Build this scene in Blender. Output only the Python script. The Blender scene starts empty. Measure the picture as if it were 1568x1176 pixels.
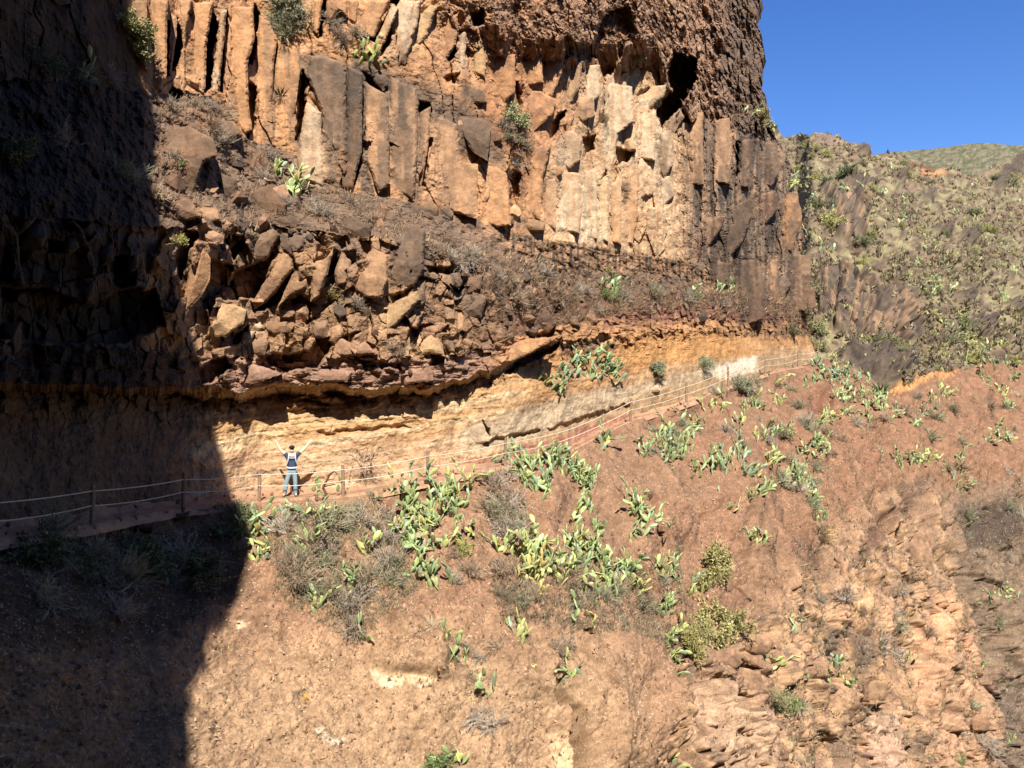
import bpy, bmesh, math, random
import numpy as np
from mathutils import Vector, Matrix, Quaternion
from mathutils.geometry import delaunay_2d_cdt

rng = np.random.default_rng(7)
random.seed(7)
SC = bpy.context.scene
COL = SC.collection

# ------------------------------------------------------------------ camera
F, CX, CY = 1255.0, 784.0, 588.0           # focal length and centre in photo pixels (1568 x 1176)
cam_d = bpy.data.cameras.new("camera")
cam = bpy.data.objects.new("camera", cam_d)
COL.objects.link(cam)
cam.location = (0, 0, 0)
cam.rotation_euler = (math.radians(90), 0, 0)
cam_d.sensor_width = 36.0
cam_d.lens = 36.0 * F / 1568.0
cam_d.clip_start = 0.1
cam_d.clip_end = 5000
SC.camera = cam

# ------------------------------------------------------------------ sky and sun
SUN_DIR = Vector((-0.13, 1.0, -1.02)).normalized()      # the way the light travels
to_sun = -SUN_DIR
world = bpy.data.worlds.new("World")
SC.world = world
world.use_nodes = True
wn = world.node_tree
bg = wn.nodes["Background"]
sky = wn.nodes.new("ShaderNodeTexSky")
sky.sky_type = 'NISHITA'
sky.sun_disc = False
sky.sun_elevation = math.asin(to_sun.z)
sky.sun_rotation = math.atan2(to_sun.x, to_sun.y)
sky.altitude = 900
sky.air_density = 1.0
sky.dust_density = 0.6
sky.ozone_density = 2.5
hs = wn.nodes.new("ShaderNodeHueSaturation")
hs.inputs["Saturation"].default_value = 1.30
hs.inputs["Hue"].default_value = 0.515
wn.links.new(sky.outputs[0], hs.inputs["Color"])
wn.links.new(hs.outputs[0], bg.inputs[0])
bg.inputs[1].default_value = 0.084

sun_d = bpy.data.lights.new("sun", 'SUN')
sun = bpy.data.objects.new("sun", sun_d)
COL.objects.link(sun)
sun_d.energy = 5.0
sun_d.angle = math.radians(0.55)
sun_d.color = (1.0, 0.95, 0.87)
sun.rotation_euler = SUN_DIR.to_track_quat('-Z', 'Y').to_euler()

SC.view_settings.view_transform = 'Standard'
SC.view_settings.look = 'None'
SC.view_settings.exposure = 1.14
SC.view_settings.gamma = 1.0
SC.view_settings.use_curve_mapping = False
SC.render.engine = 'CYCLES'

# ------------------------------------------------------------------ helpers: colour, noise, polygons
def lin(c):
    c = np.asarray(c, float) / 255.0
    return np.where(c <= 0.04045, c / 12.92, ((c + 0.055) / 1.055) ** 2.4)
ALB = 0.50
DESAT = 0.13
def C(r, g, b, k=ALB):
    c = lin((r, g, b)) * k
    y = c @ np.array([.21, .72, .07])
    return c * (1 - DESAT) + y * DESAT

PERM = [rng.permutation(256) for _ in range(24)]
GRAD = [rng.uniform(0, 2 * math.pi, 256) for _ in range(24)]
GX = [np.cos(g).astype(np.float32) for g in GRAD]
GY = [np.sin(g).astype(np.float32) for g in GRAD]
def perlin(x, y, s=0):
    s = s % 24
    x = np.asarray(x, np.float32); y = np.asarray(y, np.float32)
    xi = np.floor(x).astype(np.int32); yi = np.floor(y).astype(np.int32)
    fx = x - xi; fy = y - yi
    P = PERM[s]
    def g(ix, iy, dx, dy):
        h = P[(P[ix & 255] + iy) & 255]
        return GX[s][h] * dx + GY[s][h] * dy
    u = fx * fx * fx * (fx * (fx * 6 - 15) + 10)
    v = fy * fy * fy * (fy * (fy * 6 - 15) + 10)
    a = g(xi, yi, fx, fy); b = g(xi + 1, yi, fx - 1, fy)
    c = g(xi, yi + 1, fx, fy - 1); d = g(xi + 1, yi + 1, fx - 1, fy - 1)
    return ((a + u * (b - a)) * (1 - v) + (c + u * (d - c)) * v) * 1.5
def fbm(x, y, s=0, o=4, gain=0.5):
    t = 0; a = 1.0; f = 1.0
    for k in range(o):
        t = t + a * perlin(x * f + 17.3 * k, y * f - 9.1 * k, s + k)
        a *= gain; f *= 2.03
    return t
def worley(x, y, s=0):
    """nearest and second distance, three random numbers of the nearest cell, offset to its centre"""
    s = s % 20
    x = np.asarray(x, np.float32); y = np.asarray(y, np.float32)
    xi = np.floor(x).astype(np.int32); yi = np.floor(y).astype(np.int32)
    R1 = rng_tab[s]; R2 = rng_tab[s + 1]; R3 = rng_tab[s + 2]; P = PERM[s]
    f1 = np.full(x.shape, 9.0, np.float32); f2 = np.full(x.shape, 9.0, np.float32)
    hid = np.zeros(x.shape, np.int32); ox = np.zeros(x.shape, np.float32); oy = np.zeros(x.shape, np.float32)
    for i in (-1, 0, 1):
        for j in (-1, 0, 1):
            h = P[(P[(xi + i) & 255] + yi + j) & 255]
            dx = xi + i + 0.1 + 0.8 * R1[h] - x
            dy = yi + j + 0.1 + 0.8 * R2[h] - y
            d = dx * dx + dy * dy
            near = d < f1
            f2 = np.where(near, f1, np.minimum(f2, d))
            f1 = np.where(near, d, f1)
            hid = np.where(near, h, hid); ox = np.where(near, dx, ox); oy = np.where(near, dy, oy)
    return np.sqrt(f1), np.sqrt(f2), R3[hid], R1[(hid * 7 + 3) & 255], R2[(hid * 5 + 11) & 255], ox, oy
rng_tab = [rng.random(256).astype(np.float32) for _ in range(26)]
def sstep(a, b, x):
    t = np.clip((x - a) / (b - a), 0, 1)
    return t * t * (3 - 2 * t)
def ip(x, pts):
    xs = [p[0] for p in pts]; ys = [p[1] for p in pts]
    return np.interp(x, xs, ys)
def seg_dist(px, py, poly, closed=True):
    d = np.full(px.shape, 1e9); inside = np.zeros(px.shape, bool)
    n = len(poly)
    for i in range(n if closed else n - 1):
        x1, y1 = poly[i]; x2, y2 = poly[(i + 1) % n]
        ex, ey = x2 - x1, y2 - y1
        L = ex * ex + ey * ey + 1e-9
        t = np.clip(((px - x1) * ex + (py - y1) * ey) / L, 0, 1)
        d = np.minimum(d, np.hypot(px - x1 - t * ex, py - y1 - t * ey))
        if closed:
            cnd = ((y1 > py) != (y2 > py)) & (px < (x2 - x1) * (py - y1) / (y2 - y1 + 1e-12) + x1)
            inside ^= cnd
    return d, inside
def in_poly(px, py, poly, feather=3.0):
    """soft membership, 1 inside; computed only near the outline's box"""
    w = np.zeros(px.shape, np.float32)
    P = np.array(poly)
    m = (px > P[:, 0].min() - feather) & (px < P[:, 0].max() + feather) & (py > P[:, 1].min() - feather) & (py < P[:, 1].max() + feather)
    if m.any():
        d, ins = seg_dist(px[m], py[m], poly)
        sd = np.where(ins, d, -d)
        w[m] = sstep(-feather, feather, sd)
    return w
ZS = 1568 / 520.0
ZO = {'R1': (180, 0), 'R2': (600, 0), 'R3': (1048, 0), 'R4': (180, 330), 'R5': (640, 330), 'R6': (1048, 390),
      'R7': (340, 640), 'R8': (700, 640), 'S1': (1048, 640), 'S2': (1048, 786), 'S3': (600, 786), 'S4': (180, 786),
      'S6': (0, 600), 'S7': (0, 0), 'S8': (0, 300), 'F': None}
def Z(k, pts):
    if k == 'F': return [tuple(map(float, p)) for p in pts]
    ox, oy = ZO[k]
    return [(ox + x / ZS, oy + y / ZS) for x, y in pts]

# ------------------------------------------------------------------ helpers: objects
def tag(o, label=None, cat=None, group=None, kind=None):
    if label: o["label"] = label
    if cat: o["category"] = cat
    if group: o["group"] = group
    if kind: o["kind"] = kind
    return o
def link(name, data, parent=None, loc=None):
    o = bpy.data.objects.new(name, data)
    COL.objects.link(o)
    if parent is not None: o.parent = parent
    if loc is not None: o.location = loc
    return o
def mesh_np(name, V, Q, col=None, mat=None, smooth=True, T=None):
    """mesh from numpy arrays: quads Q (n,4) and triangles T (n,3)"""
    me = bpy.data.meshes.new(name)
    nq = 0 if Q is None else len(Q); nt = 0 if T is None else len(T)
    me.vertices.add(len(V)); me.vertices.foreach_set("co", np.ascontiguousarray(V, np.float32).ravel())
    li = []
    if nq: li.append(np.asarray(Q, np.int32).ravel())
    if nt: li.append(np.asarray(T, np.int32).ravel())
    li = np.concatenate(li)
    me.loops.add(len(li)); me.loops.foreach_set("vertex_index", li)
    me.polygons.add(nq + nt)
    st = np.concatenate([np.arange(nq) * 4, nq * 4 + np.arange(nt) * 3]).astype(np.int32)
    me.polygons.foreach_set("loop_start", st)
    me.update(calc_edges=True)
    if not smooth:
        me.polygons.foreach_set("use_smooth", np.zeros(nq + nt, bool))
    else:
        me.polygons.foreach_set("use_smooth", np.ones(nq + nt, bool))
    if col is not None:
        a = me.color_attributes.new("Col", 'FLOAT_COLOR', 'POINT')
        c4 = np.ones((len(V), 4), np.float32); c4[:, :3] = col
        a.data.foreach_set("color", c4.ravel())
    if mat: me.materials.append(mat)
    return me

# ------------------------------------------------------------------ materials
def new_mat(name):
    m = bpy.data.materials.new(name); m.use_nodes = True
    nt = m.node_tree
    return m, nt, nt.nodes["Principled BSDF"]
def nd(nt, t, **kw):
    n = nt.nodes.new(t)
    for k, v in kw.items(): setattr(n, k, v)
    return n
def mixc(nt, mode, fac, a, b):
    n = nt.nodes.new("ShaderNodeMix"); n.data_type = 'RGBA'; n.blend_type = mode
    for sock, v in ((n.inputs[0], fac), (n.inputs[6], a), (n.inputs[7], b)):
        if hasattr(v, 'is_output'): nt.links.new(v, sock)
        else: sock.default_value = v if not isinstance(v, tuple) else (*v, 1)[:4]
    return n.outputs[2]
def ramp(nt, src, stops):
    n = nt.nodes.new("ShaderNodeValToRGB")
    el = n.color_ramp.elements
    while len(el) < len(stops): el.new(0.5)
    for e, (p, v) in zip(el, stops):
        e.position = p; e.color = (v, v, v, 1) if not isinstance(v, tuple) else (*v, 1)
    nt.links.new(src, n.inputs[0]); return n.outputs[0]
def noise(nt, vec, scale, detail=6, rough=0.6):
    n = nd(nt, "ShaderNodeTexNoise"); n.inputs["Scale"].default_value = scale
    n.inputs["Detail"].default_value = detail; n.inputs["Roughness"].default_value = rough
    nt.links.new(vec, n.inputs["Vector"]); return n.outputs["Fac"]

def ground_mat(name, speck=0.0, bump=0.5, coarse=2.2, speck_col=(0.42, 0.30, 0.19), grain=.26):
    m, nt, b = new_mat(name)
    at_ = nd(nt, "ShaderNodeAttribute", attribute_name="Col")
    pos = nd(nt, "ShaderNodeNewGeometry").outputs["Position"]
    n1 = noise(nt, pos, coarse, 8, 0.65)
    n2 = noise(nt, pos, 11.0, 6, 0.7)
    c = mixc(nt, 'MULTIPLY', 1.0, at_.outputs["Color"], ramp(nt, n1, [(0.30, 0.72), (0.70, 1.25)]))
    c = mixc(nt, 'MULTIPLY', 1.0, c, ramp(nt, n2, [(0.30, 1 - grain), (0.50, 1.0), (0.72, 1 + grain * .9)]))
    if speck > 0:
        v = nd(nt, "ShaderNodeTexVoronoi"); v.inputs["Scale"].default_value = 13.0
        nt.links.new(pos, v.inputs["Vector"])
        chip = ramp(nt, v.outputs["Distance"], [(0.16, 1.0), (0.30, 0.0)])
        sel = ramp(nt, noise(nt, pos, 3.1, 4, 0.7), [(0.45, 0.0), (0.62, 1.0)])
        f = nd(nt, "ShaderNodeMath", operation='MULTIPLY')
        nt.links.new(chip, f.inputs[0]); nt.links.new(sel, f.inputs[1])
        f2 = nd(nt, "ShaderNodeMath", operation='MULTIPLY'); f2.inputs[1].default_value = speck
        nt.links.new(f.outputs[0], f2.inputs[0])
        c = mixc(nt, 'MIX', f2.outputs[0], c, speck_col)
    nt.links.new(c, b.inputs["Base Color"])
    b.inputs["Roughness"].default_value = 0.95
    b.inputs["Specular IOR Level"].default_value = 0.15
    bp = nd(nt, "ShaderNodeBump"); bp.inputs["Strength"].default_value = bump; bp.inputs["Distance"].default_value = 0.045
    nt.links.new(noise(nt, pos, 13.0, 10, 0.75), bp.inputs["Height"])
    nt.links.new(bp.outputs[0], b.inputs["Normal"])
    return m
M_ROCK = ground_mat("rock", 0.0, 0.55)
M_SOIL = ground_mat("soil", 1.0, 0.6, 2.2, (0.50, 0.37, 0.25), .38)
M_HILL = ground_mat("hill_ground", 0.0, 0.6, 0.5)
M_PATH = ground_mat("path_dust", 0.35, 0.3)

def tint_mat(name, rough=0.6, var=0.35, scale=6.0, spec=0.3, trans=0.0):
    """base colour from the object's own colour, varied by noise"""
    m, nt, b = new_mat(name)
    oi = nd(nt, "ShaderNodeObjectInfo")
    pos = nd(nt, "ShaderNodeNewGeometry").outputs["Position"]
    n1 = noise(nt, pos, scale, 4, 0.6)
    c = mixc(nt, 'MULTIPLY', 1.0, oi.outputs["Color"], ramp(nt, n1, [(0.3, 1 - var), (0.7, 1 + var)]))
    nt.links.new(c, b.inputs["Base Color"])
    b.inputs["Roughness"].default_value = rough
    b.inputs["Specular IOR Level"].default_value = spec
    return m
def attr_mat(name, rough=0.9, spec=0.1):
    m, nt, b = new_mat(name)
    at_ = nd(nt, "ShaderNodeAttribute", attribute_name="Col")
    pos = nd(nt, "ShaderNodeNewGeometry").outputs["Position"]
    c = mixc(nt, 'MULTIPLY', 1.0, at_.outputs["Color"], ramp(nt, noise(nt, pos, 9.0, 3, 0.6), [(0.3, 0.75), (0.7, 1.25)]))
    nt.links.new(c, b.inputs["Base Color"])
    b.inputs["Roughness"].default_value = rough
    b.inputs["Specular IOR Level"].default_value = spec
    return m
def plain_mat(name, col, rough=0.8, spec=0.2, scale=20.0, var=0.15):
    m, nt, b = new_mat(name)
    pos = nd(nt, "ShaderNodeNewGeometry").outputs["Position"]
    c = mixc(nt, 'MULTIPLY', 1.0, tuple(float(v) for v in col), ramp(nt, noise(nt, pos, scale, 4, 0.6), [(0.3, 1 - var), (0.7, 1 + var)]))
    nt.links.new(c, b.inputs["Base Color"])
    b.inputs["Roughness"].default_value = rough
    b.inputs["Specular IOR Level"].default_value = spec
    return m
M_PAD = tint_mat("cactus_pad", 0.42, 0.22, 5.0, 0.45)
M_LEAF = tint_mat("shrub_foliage", 0.8, 0.45, 4.0, 0.15)
M_TWIG = tint_mat("dry_twig", 0.9, 0.35, 8.0, 0.1)
M_SCRUB = attr_mat("scrub")

# ------------------------------------------------------------------ the shape of the place
# The gorge wall curves round the viewer; D0 is the distance (along +Y) of the wall foot in each direction.
D0K = [(-350, 14), (-200, 15.8), (0, 19.5), (140, 22.3), (280, 26.2), (400, 28.7), (526, 29.4), (654, 30.8), (773, 33), (873, 36),
       (965, 39.5), (1051, 43), (1115, 46.5), (1172, 51.5), (1240, 58), (1262, 60.5), (1950, 100)]
ZPK = [(-350, -3.2), (0, -3.45), (140, -3.65), (280, -3.8), (400, -3.92), (526, -3.85), (600, -3.7), (654, -3.5), (773, -3.2), (873, -2.85), (965, -1.72),
       (1051, -1.05), (1115, -0.15), (1172, 0.6), (1240, 1.3), (1262, 1.5), (1950, 3)]
_t = np.arange(-350, 1951, 1.0)
def _smooth(k, w=25):
    y = ip(_t, k); ker = np.hanning(2 * w + 1); ker /= ker.sum()
    yp = np.concatenate([np.full(w, y[0]), y, np.full(w, y[-1])])
    return np.convolve(yp, ker, 'valid')
_D0 = _smooth(D0K); _ZP = _smooth(ZPK, 18)
def D0(px): return np.interp(px, _t, _D0)
def ZP(px): return np.interp(px, _t, _ZP)
_x0 = (_t - CX) / F * _D0
_S = np.concatenate([[0], np.cumsum(np.minimum(np.hypot(np.diff(_x0), np.diff(_D0)), 1.7 * _D0[1:] / F))])
def SA(px): return np.interp(px, _t, _S)

# ---- the cliff: profile lines (height on the photo grid, set-back in metres), wall foot to top
L2 = [(-350, 600), (0, 600), (140, 602), (280, 606), (310, 612), (376, 613), (425, 606), (512, 604), (611, 608), (651, 604), (700, 590), (749, 580), (800, 546), (855, 530), (900, 526), (965, 519), (1051, 512), (1115, 510), (1172, 508), (1262, 510)]
O2 = [(-350, 1.0), (0, 1.3), (280, 1.1), (400, .95), (600, .95), (700, .8), (800, 1.0), (855, 1.0), (965, 1.0), (1051, 1.3), (1115, 1.6), (1172, 1.6), (1262, 1.8)]
L3 = [(-350, 580), (0, 585), (140, 590), (280, 592), (306, 589), (359, 599), (412, 590), (462, 584), (495, 589), (545, 592), (601, 595), (644, 595), (671, 585), (706, 581), (749, 569), (773, 551), (799, 531), (839, 521), (870, 518), (965, 512), (1051, 506), (1115, 504), (1172, 503), (1262, 504)]
O3 = [(-350, -.6), (0, -.5), (280, -.4), (400, -.25), (600, -.25), (700, -.15), (800, .25), (855, .45), (965, .85), (1051, 1.25), (1115, 1.55), (1172, 1.55), (1262, 1.8)]
L4 = [(-350, 520), (0, 522), (140, 530), (280, 545), (350, 545), (450, 552), (550, 548), (700, 545), (773, 520), (850, 495), (965, 480), (1051, 470), (1115, 468), (1172, 480), (1262, 490)]
O4 = [(-350, -.6), (0, -.6), (280, -.6), (400, -.6), (600, -.6), (700, -.35), (773, .2), (850, .8), (965, 1.3), (1051, 1.8), (1115, 2), (1172, 1.9), (1262, 2)]
L5 = [(-350, 300), (0, 330), (140, 340), (280, 350), (350, 345), (450, 350), (550, 360), (640, 370), (700, 400), (773, 425), (850, 448), (965, 455), (1051, 450), (1115, 452), (1172, 462), (1262, 472)]
O5 = [(-350, -1.2), (0, -1.2), (140, -1.1), (280, -1.1), (400, -1.0), (550, -.9), (640, -.6), (700, 0), (773, .5), (850, 1.2), (965, 1.8), (1051, 2.2), (1115, 2.3), (1172, 2.1), (1262, 2.1)]
L6 = [(-350, 120), (0, 120), (140, 130), (246, 140), (322, 148), (382, 212), (455, 240), (460, 272), (531, 292), (578, 298), (634, 312), (693, 330), (782, 352), (849, 372), (932, 390), (998, 395), (1085, 420), (1115, 440), (1172, 450), (1262, 455)]
O6 = [(-350, .5), (0, .8), (140, 1.0), (246, 1.6), (322, 1.8), (382, 1.7), (455, 1.7), (531, 1.5), (634, 1.7), (693, 1.9), (782, 2.4), (849, 2.6), (932, 2.8), (998, 3.0), (1085, 3.0), (1115, 2.9), (1172, 2.5), (1262, 2.3)]
L7 = [(-350, -100), (0, -80), (246, -60), (440, -60), (560, -40), (640, 20), (700, 60), (800, 95), (860, 105), (950, 110), (1000, 100), (1060, 190), (1115, 180), (1172, 200), (1262, 205)]
O7 = [(-350, .8), (0, 1), (246, 1.9), (440, 2.3), (640, 2.7), (700, 2.7), (800, 3.0), (860, 3.1), (950, 3.4), (1000, 3.3), (1060, 3.2), (1115, 3.2), (1172, 3.3), (1262, 3.5)]
O8 = [(-350, .9), (0, 1.2), (246, 2), (440, 2.6), (640, 2.4), (700, 2.0), (800, 1.8), (860, 1.5), (950, 1.5), (1000, 1.8), (1060, 2.3), (1115, 2.7), (1172, 3.1), (1262, 3.4)]
O9 = [(-350, -5), (0, -4), (140, 1.5), (330, 2.5), (440, 4), (700, 3), (950, 1.5), (1115, 2.2), (1172, 3), (1262, 3.5)]  # unseen crown leans out on the left to block sky light
EDGE = [(-700, 1140), (-100, 1158), (0, 1166), (20, 1157), (45, 1163), (75, 1170), (120, 1167), (150, 1171), (185, 1173), (215, 1196), (260, 1212), (300, 1216), (360, 1230), (420, 1236), (480, 1236), (515, 1240), (545, 1250), (620, 1254)]

cols = np.concatenate([np.linspace(-350, -25, 28), np.arange(-20, 1000, 1.53), np.linspace(1000, 1262, 170)])
nwrap = 12
segs = [('wall', 118), ('recess', 10), ('purple', 46), ('breccia', 140), ('ledge', 120), ('columns', 190), ('brow', 26), ('top', 112), ('crown', 14)]
def build_cliff():
    n = len(cols)
    def pyz(z, D): return CY - z * F / D
    cx = cols
    base = pyz(ZP(cx) - 0.3, D0(cx) + 0.15)
    lines = [(base, np.full(n, 0.15)), (np.maximum(ip(cx, L2), ip(cx, L3) + 2.5), ip(cx, O2)), (ip(cx, L3), ip(cx, O3)), (ip(cx, L4), ip(cx, O4)),
             (ip(cx, L5), ip(cx, O5)), (ip(cx, L6), ip(cx, O6)), (ip(cx, L7), ip(cx, O7)), (ip(cx, L7) - 42, ip(cx, O8)), (np.minimum(ip(cx, L7) - 60, -45), ip(cx, O8) * .8 + ip(cx, O9) * .2), (np.full(n, -620.0), ip(cx, O9))]
    # wander of the strata lines
    for k in range(1, 7):
        p, o = lines[k]
        w = 5.0 if k in (1, 2) else 6.0
        p = p + w * fbm(SA(cx) * 1.1, np.full(n, 3.7 * (k if k != 1 else 2)), 3, 5, .62)
        lines[k] = (p, o)
    PY, OF, SG, TT = [], [], [], []
    for k, (nm, rows) in enumerate(segs):
        (p0, o0), (p1, o1) = lines[k], lines[k + 1]
        for r in range(rows):
            t = r / rows
            if nm == 'crown': t = t ** 1.6
            PY.append(p0 + (p1 - p0) * t); OF.append(o0 + (o1 - o0) * t); SG.append(k); TT.append(t)
    PY.append(lines[-1][0]); OF.append(lines[-1][1]); SG.append(len(segs) - 1); TT.append(1.0)
    PY = np.array(PY); OF = np.array(OF); SG = np.array(SG)[:, None] + np.zeros(n, int); TT = np.array(TT)[:, None] + np.zeros(n)
    # the far end of the cliff follows its corner
    PX = np.repeat(cx[None, :], len(PY), 0)
    e = ip(PY, EDGE) + 6.5 * fbm(PY * 0.035, PY * 0 + 2.2, 5, 4, .6) * sstep(560, 480, PY) - 1.0
    PX = np.where(PX > 1000, 1000 + (PX - 1000) * (e - 1000) / 262.0, PX)
    D = D0(PX) + OF
    S = SA(PX); Zm = (CY - PY) / F * D
    return PX, PY, D, S, Zm, SG, TT
PX, PY, DD, SS, ZZ, SG, TT = build_cliff()

# displacement of the cliff (metres towards the viewer)
def seg_w(*ks):
    w = np.zeros(SG.shape)
    for k in ks: w = np.where(SG == k, 1.0, w)
    return w
disp = np.zeros(PX.shape)
disp += 0.30 * fbm(SS * 0.28, ZZ * 0.28, 1, 3) + 0.07 * fbm(SS * 2.2, ZZ * 2.2, 4, 4, 0.6)
f1, f2, ra, rb, rc, ox, oy = worley(SS * 0.85 + 0.1 * fbm(SS, ZZ, 9, 2) + ZZ * .25, ZZ * 0.62 - SS * 0.2, 2)
blk = (ra - .5) * 0.55 + (rb - .5) * ox * 2.4 + (rc - .6) * oy * 2.0 - 0.20 * (1 - sstep(0.0, 0.07, f2 - f1)) * sstep(.4, .7, ra)
g1, g2, sa, sb, sc_, px_, py_ = worley(SS * 2.3, ZZ * 2.1, 5)
blk2 = (sa - .5) * 0.28 + (sb - .5) * px_ * 1.1 + (sc_ - .5) * py_ * 1.1 - 0.06 * (1 - sstep(0, 0.10, g2 - g1)) * sstep(.4, .7, sb)
w_br = np.where(SG == 3, 1.0, 0) * sstep(820, 700, PX)
w_led = np.where(SG == 4, 0.65, 0) + np.where(SG == 3, 0.35, 0) * sstep(700, 820, PX)
lump0 = 0.6 * (0.55 - worley(SS * 0.7 + .3 * fbm(SS, ZZ, 5, 2), ZZ * 0.8, 17)[0]) + 0.3 * (0.5 - worley(SS * 1.9, ZZ * 2.0, 12)[0]) + 0.16 * fbm(SS * 3.5, ZZ * 3.5, 11, 4, .62)
disp += (blk + blk2 * 0.8) * w_br * 0.55 + lump0 * (w_led * 1.0 + w_br * .1)
# shattered rubble of the purple bed and the recess
disp += np.where(SG == 2, 1, 0) * (blk2 * 0.55 + 0.10 * fbm(SS * 1.4, ZZ * 5.0, 8, 4))
# yellow beds: thin, wavy layers
lay = fbm(SS * 0.45, (ZZ - 0.10 * SS) * 3.2, 6, 4)
upw = np.where(SG == 0, sstep(0.45, 0.8, TT), 0)
disp += np.where(SG <= 1, 1, 0) * (0.03 * lay + 0.07 * upw * np.abs(lay) + 0.10 * upw * blk2 + .04 * fbm(SS * .8, ZZ * 1.0, 3, 3))
disp += np.where(SG == 1, 1, 0) * (blk2 * .7 + .12 * fbm(SS * 2.5, ZZ * 6, 9, 4, .6)) + np.where(SG == 0, sstep(.8, 1, TT), 0) * (blk2 * .4 + .08 * fbm(SS * 2.5, ZZ * 5, 9, 4, .6))
# columnar jointing of the upper flow
h1, h2, ca, cb, cc_, kx, ky = worley(SS * 0.62 + 0.35 * fbm(ZZ * 0.4, SS * .35, 3, 3), ZZ * 0.2 + 0.3 * SS, 7)
colm = (ca - .5) * 0.50 + (cb - .5) * kx * 1.0 - 0.30 * (1 - sstep(0, 0.06, h2 - h1)) * sstep(.45, .7, cb) + 0.1 * (1 - np.abs(kx) * 2) + .10 * fbm(SS * .9, ZZ * .5, 13, 3, .5)
k1, k2, da, db, dc, qx, qy = worley(SS * 2.6, ZZ * 0.6, 9)
colm += (da - .5) * 0.10 - 0.10 * (1 - sstep(0, 0.1, k2 - k1)) * sstep(.7, .9, dc)
colm += sstep(1010, 1070, PX) * (.22 * fbm(SS * .8, ZZ * .9, 9, 4, .6) + .5 * (blk2 + .4 * blk))
w_col = np.where(SG == 5, 1.0, 0) + np.where(SG >= 6, 1.0, 0) * sstep(760, 640, PX)
disp += colm * w_col * 0.5
# lumpy agglomerate of the brow
lum = 0.55 * (0.55 - worley(SS * 0.9, ZZ * 0.9, 11)[0]) + 0.35 * (0.55 - worley(SS * 2.1, ZZ * 2.1, 13)[0]) + 0.22 * sstep(1120, 1020, PX) * (0.5 - worley(SS * 4.6, ZZ * 4.6, 15)[0])
w_lum = np.where(SG >= 6, 1.0, 0) * sstep(640, 760, PX) + np.where(SG == 5, 0.55, 0) * sstep(150, 60, PY) * sstep(640, 720, PX)
disp += (lum * .36 + blk * .6 + blk2 * .4 + colm * .5) * w_lum + 0.12 * w_lum * fbm(SS * 4, ZZ * 4, 12, 3, .6)
# thin ledges of the layered band
BAND = Z('R5', [(300, 50), (560, 105), (750, 135), (1000, 175), (1250, 215), (1420, 300), (1390, 360), (1200, 275), (1000, 265), (900, 255), (640, 255), (420, 155)])
wb = in_poly(PX, PY, BAND, 4)
led = ZZ + 0.028 * SS + 0.12 * fbm(SS * .7, ZZ * .7, 2, 2)
saw = (led * 2.3) % 1.0
disp += wb * (0.22 * saw - 0.1 + 0.10 * perlin(SS * 5, ZZ * 1.2, 10))
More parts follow.
